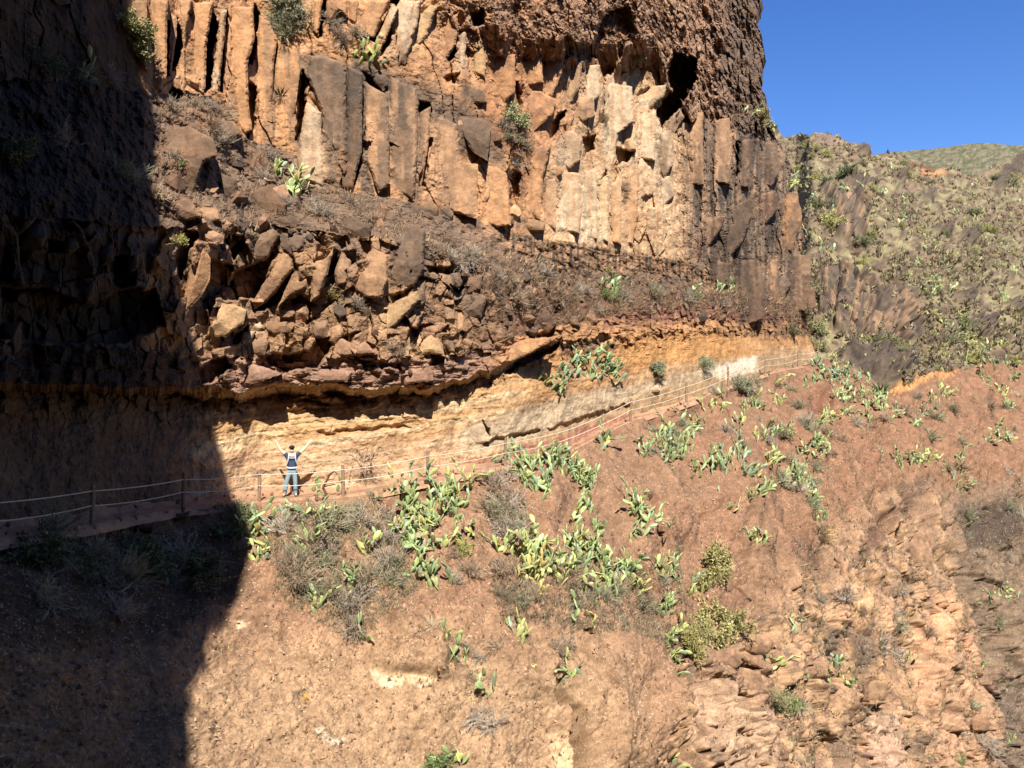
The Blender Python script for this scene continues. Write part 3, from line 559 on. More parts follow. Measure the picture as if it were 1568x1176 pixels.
# shade on the left wall put into its colour, darker towards the left
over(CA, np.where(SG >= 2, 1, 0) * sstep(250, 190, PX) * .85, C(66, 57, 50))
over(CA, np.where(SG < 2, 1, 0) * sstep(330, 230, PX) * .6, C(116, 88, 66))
PAINT_BLOCKS()
# lichen, dust and small stains
CA *= (1 + 0.16 * n_mid + 0.14 * n_fin + 0.10 * n_big)[..., None]
CA = np.clip(CA, 0.008, 0.8)

X = (PX - CX) / F * DA; Zc = (CY - PY) / F * DA
VA = np.stack([X, DA, Zc], -1)
# turn the far end of the cliff away round its corner
last = VA[:, -1:, :]; wr = []
for i in range(1, nwrap + 1):
    t = i / nwrap
    wv = last.copy(); wv[..., 1] += 16 * t; wv[..., 0] += (last[..., 0] / last[..., 1]) * 16 * t - 2.5 * t ** 1.3 + 0.25 * math.sin(i * 2.1)
    wr.append(wv)
VA = np.concatenate([VA] + wr, 1)
CA = np.concatenate([CA] + [CA[:, -1:, :]] * nwrap, 1)
def grid_quads(r, c, flip=False):
    i = np.arange(r - 1)[:, None] * c + np.arange(c - 1)[None, :]
    q = np.stack([i, i + 1, i + c + 1, i + c], -1).reshape(-1, 4)
    return q[:, ::-1] if flip else q
r_, cn_ = VA.shape[:2]
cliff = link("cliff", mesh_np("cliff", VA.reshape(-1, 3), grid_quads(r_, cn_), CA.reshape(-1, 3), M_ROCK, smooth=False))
tag(cliff, "tall ochre and grey basalt cliff with jointed columns above the path", kind="structure")

# ---- the slope below the path and the hillside beyond
def rbf_fit(P, v):
    P = np.array(P, float); n = len(P)
    d = np.hypot(P[:, None, 0] - P[None, :, 0], P[:, None, 1] - P[None, :, 1])
    K = np.where(d > 0, d * d * np.log(d + 1e-9), 0) + np.eye(n) * 3000
    A = np.zeros((n + 3, n + 3)); A[:n, :n] = K; A[:n, n] = 1; A[:n, n + 1:] = P; A[n, :n] = 1; A[n + 1:, :n] = P.T
    w = np.linalg.solve(A, np.concatenate([v, np.zeros(3)]))
    def ev(x, y):
        out = w[n] + w[n + 1] * x + w[n + 2] * y
        for i in range(n):
            r2 = (x - P[i, 0]) ** 2 + (y - P[i, 1]) ** 2
            out = out + w[i] * 0.5 * r2 * np.log(r2 + 1e-9)
        return out
    return ev
BP = [(-350, 1000, 13), (-350, 1500, 10.5), (0, 900, 17.4), (0, 1000, 16.6), (0, 1176, 15.4), (0, 1500, 13), (250, 850, 23.3), (250, 1000, 20.8), (250, 1176, 18.9), (250, 1500, 16),
      (450, 850, 26), (450, 950, 24.2), (450, 1176, 21.3), (450, 1500, 18), (700, 850, 27.4), (700, 1000, 25), (700, 1176, 22.8), (700, 1500, 19),
      (965, 750, 33.5), (965, 850, 31), (965, 1000, 28), (965, 1176, 25.5), (965, 1500, 21), (1115, 700, 39.5), (1115, 850, 34.5), (1115, 1000, 30.7), (1115, 1176, 28), (1115, 1500, 23),
      (1240, 650, 48), (1240, 800, 40.5), (1240, 1000, 35.5), (1240, 1176, 32.8), (1240, 1500, 27), (1400, 600, 58), (1400, 700, 50.5), (1400, 850, 44), (1400, 1000, 40.5), (1400, 1176, 38), (1400, 1500, 32),
      (1568, 560, 70), (1568, 700, 60), (1568, 850, 53), (1568, 1000, 48.5), (1568, 1176, 45), (1568, 1500, 38), (1950, 560, 80), (1950, 850, 60), (1950, 1176, 52), (1950, 1500, 44),
      (1240, 500, 64), (1240, 390, 72), (1240, 300, 84), (1240, 210, 104), (1400, 520, 64.5), (1400, 400, 74), (1400, 300, 96), (1400, 250, 120), (1568, 500, 77), (1568, 400, 92), (1568, 300, 118), (1568, 230, 150),
      (1950, 500, 88), (1950, 300, 130), (1950, 220, 170), (1100, 500, 67), (1100, 300, 86), (1100, 200, 112)]
evB = rbf_fit([p[:2] for p in BP], np.log([p[2] for p in BP]))
def DB(px, py): return np.exp(evB(px, py))
TOPB = [(1060, 190), (1181, 193), (1200, 204), (1240, 206), (1246, 204), (1285, 208), (1292, 224), (1333, 234), (1380, 245), (1413, 255), (1446, 262), (1479, 268), (1512, 262), (1530, 250), (1568, 240), (1950, 230)]
bcols = np.concatenate([np.linspace(-350, -25, 28), np.arange(-20, 1590, 1.53), np.linspace(1595, 1950, 28)])
n = len(bcols)
PWID = 1.35
wpath = np.clip((1262 - bcols) / 40, 0, 1)                       # the path narrows away behind the spur
Dout = D0(bcols) - PWID; Din = D0(bcols) + 0.35
zp = ZP(bcols)
py_out = CY - (zp - 0.05) * F / Dout
hide = sstep(1225, 1290, bcols)
SPUR = [(1200, 556), (1262, 556), (1300, 566), (1350, 590), (1375, 590), (1420, 575), (1475, 566), (1500, 560), (1568, 556), (1950, 560)]
py_out = py_out * (1 - hide) + ip(bcols, SPUR) * hide
N1 = 430
rows_t = np.linspace(0, 1, N1) 
PYB = 1500 + (py_out[None, :] - 1500) * np.where(rows_t[:, None] < .12, rows_t[:, None] * 2.28, 0.2736 + (rows_t[:, None] - .12) * (0.7264 / .88))
PXB = np.repeat(bcols[None, :], N1, 0)
DBm = DB(PXB, PYB)
edge_target = Dout * (1 - hide) + DB(bcols, py_out) * hide
DBm = DBm + (edge_target / 1.0 - DBm[-1])[None, :] * np.exp(-(PYB - py_out[None, :]) / 70.0)
XB = (PXB - CX) / F * DBm; ZB = (CY - PYB) / F * DBm
SB = XB + 0.0; TB = np.hypot(DBm - 20, ZB)            # surface coordinates in metres
TB = np.cumsum(np.concatenate([np.zeros((1, n)), np.hypot(np.diff(DBm, axis=0), np.diff(ZB, axis=0))]), 0)
TB = ZB * .8 + DBm * .6
wxB = PXB + 3 * fbm(SB * 1.3, TB * 1.3, 3, 3); wyB = PYB + 3 * fbm(SB * 1.3 + 50, TB * 1.3, 4, 3)
# rocky lower right, soil elsewhere
RK = Z('F', [(1000, 1176), (1010, 1090), (1050, 1000), (1110, 960), (1180, 930), (1225, 860), (1300, 800), (1380, 740), (1430, 760), (1470, 830), (1520, 900), (1568, 980), (1568, 1500), (900, 1500), (960, 1250)])
w_rk = in_poly(wxB, wyB, RK, 22)
DKS = Z('F', [(1440, 760), (1568, 740), (1950, 720), (1950, 1500), (1600, 1500), (1540, 1176), (1500, 1000), (1470, 860)])
w_dk = in_poly(wxB, wyB, DKS, 25)
dB = 0.50 * fbm(SB * 0.22, TB * 0.16, 1, 3) + 0.10 * fbm(SB * 0.9, TB * 0.7, 5, 3) + 0.045 * fbm(SB * 3.2, TB * 3.2, 8, 4, .6)
f1, f2, ra, rb, rc, ox, oy = worley(SB * 0.55 + .2 * fbm(SB, TB, 2, 2), TB * 0.36, 3)
g1, g2, sa, sb, sc_, qx, qy = worley(SB * 1.6, TB * 1.0, 6)
rk = (ra - .5) * 1.1 + (rb - .5) * ox * 2.0 + (rc - .6) * oy * 1.6 - .30 * (1 - sstep(0, .10, f2 - f1)) + (sa - .5) * .35 + (sb - .5) * qx * .6 - .12 * (1 - sstep(0, .1, g2 - g1))
dB += rk * w_rk * 0.5 + rk * w_dk * 0.35
gul = fbm(SB * .55 + .5 * fbm(SB * .3, TB * .3, 12, 2), TB * .18, 13, 3, .42)
dB += .62 * gul * sstep(600, 900, PXB) * (1 - .3 * w_rk) + .10 * fbm(SB * .7, TB * .6, 16, 4, .6)
dB += .05 * np.abs(fbm(SB * 1.8, TB * 1.4, 14, 4, .6)) + .03 * fbm(SB * 8, TB * 8, 15, 3, .6)
# big smooth boulder-like swells, steps and gullies of the lower slope
def bump(poly, h, fe): 
    return h * in_poly(wxB, wyB, Z(*poly), fe)
dB += bump(('S3', [(820, 900), (1000, 560), (1200, 560), (1310, 820), (1290, 950), (1140, 1176), (900, 1176)]), .55, 26)
dB += bump(('S3', [(0, 480), (130, 420), (240, 560), (240, 770), (160, 760), (100, 730), (0, 735)]), .25, 8)
dB += bump(('S4', [(1170, 660), (1250, 720), (1340, 740), (1430, 760), (1520, 770), (1480, 560), (1300, 460), (1190, 560)]), .2, 7)
dB -= bump(('S3', [(800, 900), (830, 920), (880, 1060), (900, 1176), (870, 1176), (850, 1060)]), .8, 5)
dB -= bump(('S3', [(720, 740), (745, 740), (760, 830), (800, 890), (760, 890), (735, 850)]), .6, 4)
dB -= bump(('R8', [(905, 350), (935, 350), (960, 480), (1020, 620), (1035, 690), (1000, 670), (960, 580)]), .7, 6)
dB -= bump(('S2', [(1085, 25), (1110, 40), (1140, 120), (1125, 120)]), .7, 3)
dB -= bump(('S2', [(685, 200), (700, 250), (740, 330), (720, 330), (690, 290)]), .8, 3)
dB -= bump(('S2', [(860, 900), (950, 860), (960, 900), (900, 930), (865, 960)]), 1.2, 3)
dB -= bump(('S2', [(1000, 920), (1065, 940), (1060, 970), (1010, 970)]), 1.2, 3)
dB -= bump(('S2', [(815, 780), (830, 860), (860, 890), (830, 960), (815, 950)]), .8, 3)
dB -= bump(('S2', [(240, 610), (260, 640), (350, 700), (365, 735), (300, 710), (255, 680)]), .8, 3)
dB -= bump(('S2', [(110, 660), (140, 740), (200, 760), (230, 810), (320, 850), (300, 860), (220, 830), (130, 770)]), .6, 3)
# vertical ribs on the lower right face
dB += w_rk * (.40 * fbm(SB * .7 + .4 * fbm(SB * .5, TB * .5, 2, 2), TB * .22, 9, 2, .5) + .25 * fbm(SB * .8, TB * .6, 11, 5, .6))
fis = fbm(SB * .5 + .5 * fbm(SB * .6, TB * .6, 3, 3), TB * .10 + SB * .05, 17, 3, .5)
fis2 = fbm(SB * .25, TB * .5 + .4 * fbm(SB * .5, TB * .5, 8, 2), 18, 3, .5)
dB -= np.maximum(w_rk, .5 * w_dk) * (.70 * sstep(.06, .0, np.abs(fis)) + .10 * sstep(.05, .0, np.abs(fis2)))
fadeE = sstep(0, 14, PYB - py_out[None, :])
dB *= 0.15 + 0.85 * np.where(hide[None, :] > .5, 1, fadeE)
# normals of the smooth slope to push along
def normals(V):
    a = np.gradient(V, axis=1); b = np.gradient(V, axis=0)
    nn = np.cross(a, b); nn /= np.linalg.norm(nn, axis=-1, keepdims=True) + 1e-9
    return nn
VB = np.stack([XB, DBm, ZB], -1)
NB = normals(VB); NB *= np.sign((NB * -VB).sum(-1, keepdims=True))
VB = VB + NB * dB[..., None]
# colours of the slope
CB = lay_col(PXB.shape)
nb1 = fbm(SB * .4, TB * .3, 4, 4); nb2 = fbm(SB * 1.3, TB * 1.1, 7, 4, .6); nb3 = fbm(SB * 5, TB * 5, 10, 3, .6); sbk = fbm(SB * 1.6, TB * .25, 11, 4, .6)
over(CB, np.ones(PXB.shape), C(178, 134, 98))
over(CB, sstep(-.2, .4, nb1) * .7, C(164, 118, 86))
over(CB, sstep(.05, .5, -gul + .6 * nb2) * .4 * sstep(650, 900, PXB), C(142, 108, 82))
over(CB, sstep(900, 1080, PYB + 40 * nb1) * sstep(1060, 860, PXB) * .85, C(204, 162, 117))
over(CB, sstep(1000, 1250, PXB + 60 * nb1) * sstep(900, 700, PYB) * .6, C(162, 114, 82))
over(CB, w_rk, C(216, 168, 120))
over(CB, w_rk * sstep(-.05, .35, sbk + .3 * nb2) * .85, C(164, 126, 98))
over(CB, w_rk * sstep(.15, .5, -sbk + .3 * nb1) * .7, C(118, 98, 86))
over(CB, w_rk * sstep(.35, .6, nb1 - .2 * nb2) * .7, C(232, 178, 128))
over(CB, w_dk * .8, C(152, 126, 100))
over(CB, w_dk * sstep(-.1, .3, nb2) * .6, C(112, 96, 78))
for poly, col, fe, op in [
    (('S4', [(1165, 715), (1190, 715), (1250, 760), (1340, 775), (1440, 770), (1510, 770), (1440, 800), (1400, 815), (1330, 790), (1280, 800), (1250, 815), (1200, 790)]), (246, 214, 166), 2, 1),
    (('S4', [(905, 1000), (950, 990), (980, 1040), (1050, 1045), (1040, 1070), (980, 1075), (930, 1040)]), (246, 222, 186), 2, .9),
    (('S4', [(575, 470), (610, 460), (615, 505), (580, 505)]), (236, 210, 160), 2, .9), (('S4', [(850, 830), (890, 825), (885, 870), (850, 870)]), (214, 160, 60), 3, .8),
    (('S4', [(805, 825), (850, 820), (850, 850), (810, 850)]), (120, 104, 84), 3, .8),
    (('S3', [(740, 1010), (800, 980), (830, 1010), (860, 1060), (870, 1176), (790, 1176), (760, 1080)]), (240, 196, 142), 4, .95),
    (('S3', [(0, 740), (60, 745), (150, 750), (240, 775), (150, 800), (60, 800), (0, 800)]), (240, 200, 148), 2, .9),
    (('S2', [(0, 800), (140, 780), (300, 860), (400, 1000), (380, 1176), (200, 1176), (0, 1000)]), (222, 178, 138), 18, .8),
    (('S2', [(740, 400), (830, 340), (800, 460), (790, 560), (730, 540), (720, 480)]), (240, 184, 126), 5, .8), (('S2', [(680, 530), (720, 560), (730, 700), (690, 720), (660, 600)]), (112, 98, 88), 8, .8),
    (('S2', [(790, 540), (830, 600), (850, 680), (810, 740), (770, 700)]), (108, 94, 84), 7, .8), (('S2', [(1130, 400), (1220, 340), (1200, 480), (1190, 640), (1100, 660), (1090, 560)]), (238, 176, 124), 9, .8),
    (('S2', [(1260, 560), (1360, 540), (1380, 680), (1290, 720), (1240, 620)]), (228, 166, 122), 9, .8), (('S2', [(1100, 700), (1160, 680), (1160, 900), (1110, 900)]), (236, 174, 126), 8, .7),
    (('S2', [(820, 930), (950, 930), (1000, 1176), (820, 1176)]), (226, 180, 146), 10, .7), (('S2', [(1200, 820), (1430, 760), (1440, 1176), (1180, 1176)]), (220, 166, 124), 14, .6),
    (('S2', [(1450, 800), (1568, 720), (1568, 1176), (1460, 1176)]), (122, 104, 90), 14, .7), (('S1', [(790, 560), (930, 410), (1040, 400), (1000, 470), (920, 560), (800, 660), (760, 640)]), (122, 88, 70), 10, .75),
    (('S1', [(1020, 290), (1110, 280), (1110, 420), (1060, 470), (1010, 440)]), (116, 92, 76), 9, .7), (('S1', [(500, 530), (600, 560), (680, 660), (660, 760), (560, 720), (480, 620)]), (124, 90, 72), 12, .7),
    (('S1', [(1270, 420), (1470, 380), (1560, 420), (1540, 600), (1300, 600)]), (84, 70, 60), 12, .8), (('R6', [(930, 610), (1140, 520), (1260, 535), (1240, 560), (1100, 590), (980, 640), (930, 650)]), (226, 158, 88), 3, .95),
    (('R6', [(560, 650), (680, 640), (690, 700), (620, 730), (560, 700)]), (142, 92, 68), 8, .7), (('S1', [(800, 170), (880, 170), (880, 250), (820, 250)]), (162, 108, 78), 8, .6)]:
    over(CB, in_poly(wxB, wyB, Z(*poly), fe) * op, C(*col))
over(CB, in_poly(wxB, wyB, Z('F', [(-50, 800), (150, 810), (360, 800), (380, 900), (250, 980), (-50, 1000)]), 20) * .8, C(72, 64, 50))  # shade over the left slope painted into the ground colour
over(CB, sstep(330, 230, PXB) * .5, C(110, 88, 68))  # painted shade deepens towards the left
CB *= (1 + .16 * nb2 + .15 * nb3 + .12 * nb1)[..., None]
CB = np.clip(CB, .008, .8)

# hillside rows above the spur line
hc = np.where(bcols > 1085)[0]
N2 = 230
tt = np.linspace(0, 1, N2)
top = ip(bcols[hc], TOPB) + 1.6 * fbm(bcols[hc] * .08, bcols[hc] * 0, 3, 4)
start = py_out[hc]
PYH = start[None, :] + (top - start)[None, :] * tt[:, None]
PXH = np.repeat(bcols[hc][None, :], N2, 0)
DH = DB(PXH, PYH)
DH = DH + (edge_target[hc] - DH[0])[None, :] * np.exp(-(start[None, :] - PYH) / 40.0)
# hidden part behind the cliff drops back quickly
behind = sstep(1245, 1215, PXH)
DH = DH + behind * 14 * sstep(0, 25, start[None, :] - PYH)
XH = (PXH - CX) / F * DH; ZH = (CY - PYH) / F * DH
sH, tH = XH, np.cumsum(np.concatenate([np.zeros((1, len(hc))), np.hypot(np.diff(DH, axis=0), np.diff(ZH, axis=0))]), 0)
wxH = PXH + 4 * fbm(sH * .5, tH * .5, 3, 3); wyH = PYH + 4 * fbm(sH * .5 + 30, tH * .5, 4, 3)
dH = 0.9 * fbm(sH * .12, tH * .08, 2, 3) + .35 * fbm(sH * .5, tH * .35, 5, 4, .6)
CRAG = Z('R6', [(620, 100), (700, 60), (830, 80), (1000, 130), (1080, 200), (1080, 400), (1000, 410), (850, 370), (700, 320), (630, 250)])
CRAG2 = Z('R3', [(640, 860), (700, 850), (840, 960), (830, 1100), (720, 1090), (650, 1000)])
wc = np.maximum(in_poly(wxH, wyH, CRAG, 5), in_poly(wxH, wyH, CRAG2, 4))
f1, f2, ra, rb, rc, ox, oy = worley(PXH * .05, ZH * .22, 4)
dH += wc * ((ra - .5) * 1.3 - .8 * (1 - sstep(0, .12, f2 - f1)) + .6)
OUT = [('R3', [(760, 700), (820, 700), (850, 745), (790, 740)]), ('R3', [(700, 850), (880, 840), (880, 900), (760, 890)]), ('R3', [(1090, 880), (1160, 880), (1160, 925), (1100, 920)]),
       ('R3', [(970, 820), (1010, 820), (1005, 870), (975, 865)]), ('R3', [(1160, 1030), (1240, 1040), (1240, 1090), (1180, 1080)]), ('R3', [(1270, 1070), (1340, 1060), (1340, 1130), (1280, 1130)]),
       ('R3', [(1420, 850), (1470, 780), (1560, 720), (1568, 800), (1480, 870)]), ('R6', [(1240, 180), (1340, 150), (1330, 220), (1260, 230)]), ('R6', [(1480, 230), (1568, 220), (1568, 300), (1500, 300)]),
       ('R6', [(1270, 310), (1400, 320), (1390, 390), (1300, 380)]), ('R6', [(700, 420), (1000, 430), (1100, 480), (1060, 520), (930, 600), (860, 600), (780, 520)])]
wo = np.zeros(PXH.shape)
for p in OUT: wo = np.maximum(wo, in_poly(wxH, wyH, Z(*p), 4))
dH += wo * (.5 + .8 * np.abs(fbm(sH * .6, tH * .6, 8, 3)))
dH += np.maximum(wo, wc) * .5 * fbm(sH * 1.1, tH * 1.1, 10, 5, .62) + .12 * fbm(sH * 1.6, tH * 1.3, 12, 4, .6)
dH *= sstep(0, 12, start[None, :] - PYH)
VH = np.stack([XH, DH, ZH], -1)
NH = normals(VH); NH *= np.sign((NH * -VH).sum(-1, keepdims=True))
VH = VH + NH * dH[..., None]
CH = lay_col(PXH.shape)
nh1 = fbm(sH * .15, tH * .12, 5, 4); nh2 = fbm(sH * .7, tH * .5, 9, 4, .6); nh3 = fbm(sH * 2.5, tH * 2, 7, 3, .6)
over(CH, np.ones(PXH.shape), C(152, 130, 100))
over(CH, sstep(-.1, .4, nh1 + .4 * nh2) * .7, C(156, 128, 98))
over(CH, sstep(.1, .5, nh2 - .3 * nh1) * .7, C(166, 158, 104))
over(CH, sstep(.2, .5, -nh2) * .65, C(110, 92, 74))
over(CH, wc, C(122, 104, 88)); over(CH, wc * sstep(.0, .35, fbm(PXH * .09, ZH * .25, 6, 3)), C(168, 134, 102)); over(CH, wc * (1 - sstep(0, .14, f2 - f1)) * .7, C(78, 66, 58))
over(CH, wo * sstep(-.35, .2, nh2 + .5 * nh3 + .3), C(104, 90, 78))
over(CH, in_poly(wxH, wyH, Z('R3', [(590, 620), (735, 620), (735, 680), (600, 670)]), 3), C(156, 130, 108))
over(CH, in_poly(wxH, wyH, Z('R3', [(1080, 790), (1200, 780), (1220, 800), (1100, 815)]), 3), C(206, 146, 92))
over(CH, in_poly(wxH, wyH, Z('R3', [(1040, 765), (1180, 765), (1160, 785), (1060, 785)]), 3), C(140, 80, 62))
over(CH, in_poly(wxH, wyH, Z('R6', [(930, 610), (1140, 520), (1260, 535), (1240, 560), (1100, 590), (980, 640), (930, 650)]), 3) * .9, C(226, 158, 88))
CH *= (1 + .2 * nh2 + .2 * nh3)[..., None]; CH = np.clip(CH, .008, .8)

nB = VB.shape[0] * n
r1 = grid_quads(VB.shape[0], n)
idxH = nB + np.arange(N2 * len(hc)).reshape(N2, len(hc))
qH = np.stack([idxH[:-1, :-1], idxH[:-1, 1:], idxH[1:, 1:], idxH[1:, :-1]], -1).reshape(-1, 4)
j = (VB.shape[0] - 1) * n + hc
VH[0] = VB[-1, hc]
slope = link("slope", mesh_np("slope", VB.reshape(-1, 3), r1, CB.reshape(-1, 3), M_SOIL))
tag(slope, "steep red earth slope falling away below the path", kind="structure")
hill = link("hillside", mesh_np("hillside", VH.reshape(-1, 3), grid_quads(N2, len(hc)), CH.reshape(-1, 3), M_HILL))
tag(hill, "scrub covered hillside rising to the right beyond the cliff", kind="structure")

# ---- the path: a trodden strip between the slope edge and the wall foot
pc = np.where(bcols < 1262)[0]
NR = 9
PV = []; PC = []
for r in range(NR):
    t = r / (NR - 1)
    d = Dout[pc] - 0.12 + (Din[pc] - Dout[pc] + 0.12) * t
    z = zp[pc] + 0.012 + 0.03 * fbm(bcols[pc] * .05, bcols[pc] * 0 + r * .6, 6, 3) + (0.28 * max(0, t - .75) / .25) * (0.6 + .4 * perlin(bcols[pc] * .03, bcols[pc] * 0 + 4, 8)) - (0.22 if r == 0 else 0)
    PV.append(np.stack([(bcols[pc] - CX) / F * d, d, z], -1))
    cc = np.repeat(C(214, 162, 120)[None, :], len(pc), 0)
    wred = sstep(700, 780, bcols[pc])[:, None] * sstep(1010, 960, bcols[pc])[:, None] * sstep(.2, .6, t)
    cc = cc * (1 - wred) + wred * C(198, 144, 110)
    cc = cc * (1 + .15 * fbm(bcols[pc] * .08, bcols[pc] * 0 + r * 1.1, 4, 3))[:, None]
    PC.append(cc)
PV = np.array(PV); PC = np.array(PC)
path = link("path", mesh_np("path", PV.reshape(-1, 3), grid_quads(NR, len(pc)), PC.reshape(-1, 3), M_PATH))
tag(path, "narrow dusty footpath along the foot of the cliff", kind="structure")

# ---- far green ridge
fx = np.linspace(1150, 1900, 320); NF = 50
FT = ip(fx, [(1150, 250), (1300, 245), (1345, 236), (1360, 234), (1413, 229), (1470, 222), (1512, 219), (1540, 221), (1568, 222), (1700, 216), (1900, 205)]) + 1.0 * fbm(fx * .06, fx * 0, 2, 5)
FV = []; FC = []
for r in range(NF):
    t = r / (NF - 1); d = 210 + 190 * t
    py = 330 + (FT - 330) * t
    w = np.stack([(fx - CX) / F * d, np.full(fx.shape, d), (CY - py) / F * d + 2.2 * fbm((fx - CX) / F * d * .05, np.full(fx.shape, d * .05), 3, 4) * (1 - t * .8)], -1)
    FV.append(w)
    nz = fbm((fx - CX) / F * d * .3, np.full(fx.shape, d * .22), 5, 5, .75)[:, None]
    FC.append(np.clip(C(118, 118, 80) * (1 - sstep(-.2, .4, nz)) + C(142, 128, 98) * sstep(-.2, .4, nz), .01, .6) * (1 + .3 * nz))
far = link("far_hill", mesh_np("far_hill", np.array(FV).reshape(-1, 3), grid_quads(NF, len(fx)), np.array(FC).reshape(-1, 3), M_HILL))
tag(far, "distant olive green ridge under the sky", kind="structure")

# ------------------------------------------------------------------ points on the place
_A = (PX[::2, ::2], PY[::2, ::2], VA[:, :PX.shape[1]][::2, ::2]); _Bq = (PXB[::2, ::2], PYB[::2, ::2], VB[::2, ::2]); _H = (PXH[::2, ::2], PYH[::2, ::2], VH[::2, ::2])
NA = normals(VA[:, :PX.shape[1]][::2, ::2]); NA *= np.sign((NA * -_A[2]).sum(-1, keepdims=True))
NBq = normals(_Bq[2]); NBq *= np.sign((NBq * -_Bq[2]).sum(-1, keepdims=True))
NHq = normals(_H[2]); NHq *= np.sign((NHq * -_H[2]).sum(-1, keepdims=True))
_surf = {'A': (*_A, NA), 'B': (*_Bq, NBq), 'H': (*_H, NHq)}
def which(px, py):
    if px < 1245:
        lim = CY - ZP(px) * F / (D0(px) - PWID)
        if py > lim - 1: return 'B'
        if px < ip(py, EDGE): return 'A'
        return 'H'
    return 'B' if py > np.interp(px, bcols, py_out) else 'H'
def at(px, py, s=None):
    a, b, v, nn = _surf[s or which(px, py)]
    k = int(np.argmin((a - px) ** 2 + (b - py) ** 2))
    return Vector(v.reshape(-1, 3)[k]), Vector(nn.reshape(-1, 3)[k])

# ---- the rock spur over the viewer, whose shadow falls across the left of the gorge
EDG = [(192, -200), (195, -60), (195, 0), (203, 60), (216, 120), (240, 180), (236, 240), (232, 300), (248, 345), (268, 420), (300, 520), (312, 600), (328, 650), (346, 720), (356, 768), (374, 795), (388, 832), (374, 890), (345, 950), (315, 1010), (298, 1060), (291, 1120), (288, 1176), (284, 1400)]
TD = 27.0
Yx = SUN_DIR.cross(Vector((0, 0, 1))).normalized()          # sideways in the shadow plane
Up = Yx.cross(SUN_DIR).normalized()
cen = at(346, 720)[0] - SUN_DIR * TD
prof = []
for p in EDG:
    a, b, v, nn = _surf[which(*p)]
    m = (np.abs(a - p[0]) < 14) & (np.abs(b - p[1]) < 14)
    q = Vector(v[m].mean(0)) if m.any() else at(*p)[0]
    d = q - SUN_DIR * TD - cen
    prof.append((d.dot(Up), d.dot(Yx)))
prof.sort()
if Yx.x < 0: Yx = -Yx; prof = [(a, -b) for a, b in prof]
ups = np.linspace(prof[0][0] - 8, prof[-1][0] + 22, 120)
edge_x = np.interp(ups, [p[0] for p in prof], [p[1] for p in prof])
ker = np.hanning(5); ker /= ker.sum()
edge_x = np.convolve(np.pad(edge_x, 2, 'edge'), ker, 'valid') + .14 * fbm(ups * 1.1, ups * 0, 4, 4, .6)
spv = []
M_ = 30
for u, ex in zip(ups, edge_x):
    ring = []
    for k in range(M_):                                     # a rounded slab section, edge first
        a = 2 * math.pi * k / M_
        back = 0.5 + 0.5 * math.cos(a)                       # 1 at the shadow edge
        x = ex - (1 - back) * 48
        d = 4.0 * math.sin(a) * (1 + .3 * math.sin(u * .7 + 3 * a)) + (1 - back) * 6
        drop = -min(30, max(0, (1 - back) * 48 - 8) * 1.2) * (1 - (u - ups[0]) / (ups[-1] - ups[0]))
        ring.append(cen + Yx * x + Up * u - SUN_DIR * d + Vector((0, 0, drop)))
    spv.append(ring)
spv = np.array([[tuple(p) for p in r] for r in spv])
spn = fbm(spv[..., 0] * .3 + spv[..., 1] * .2, spv[..., 2] * .3, 6, 4)
q = []
for i in range(len(ups) - 1):
    for k in range(M_): q.append((i * M_ + k, i * M_ + (k + 1) % M_, (i + 1) * M_ + (k + 1) % M_, (i + 1) * M_ + k))
capv = [spv[0].mean(0), spv[-1].mean(0)]
nv = len(ups) * M_
tr = [(nv, (k + 1) % M_, k) for k in range(M_)] + [(nv + 1, (len(ups) - 1) * M_ + k, (len(ups) - 1) * M_ + (k + 1) % M_) for k in range(M_)]
spc = np.concatenate([np.clip(C(110, 90, 74)[None, :] * (1 + .3 * spn.reshape(-1, 1)), .01, .6), np.tile(C(110, 90, 74), (2, 1))])
spur = link("rock_spur", mesh_np("rock_spur", np.concatenate([spv.reshape(-1, 3), np.array(capv)]), np.array(q), spc, M_ROCK, T=np.array(tr)))
tag(spur, "overhanging rock spur above the viewer that shades the left side", kind="structure")

# ---- unseen other side of the gorge behind the viewer, raised to block sky light
ox_ = np.linspace(-110, 130, 70); oz_ = np.linspace(-60, 52, 40)
GXo, GZo = np.meshgrid(ox_, oz_)
GYo = -42 - (GZo + 60) * .16 + .0034 * (GXo - 10) ** 2 + 2.5 * fbm(GXo * .06, GZo * .08, 7, 4)
oc = np.clip(C(140, 106, 82)[None, :] * (1 + .3 * fbm(GXo * .1, GZo * .1, 3, 3).reshape(-1, 1)), .01, .6)
opp = link("unseen_gorge_wall", mesh_np("unseen_gorge_wall", np.stack([GXo, GYo, GZo], -1).reshape(-1, 3), grid_quads(40, 70, True), oc, M_ROCK))
tag(opp, "unseen opposite wall of the gorge behind the viewer, raised to block sky light", kind="structure")

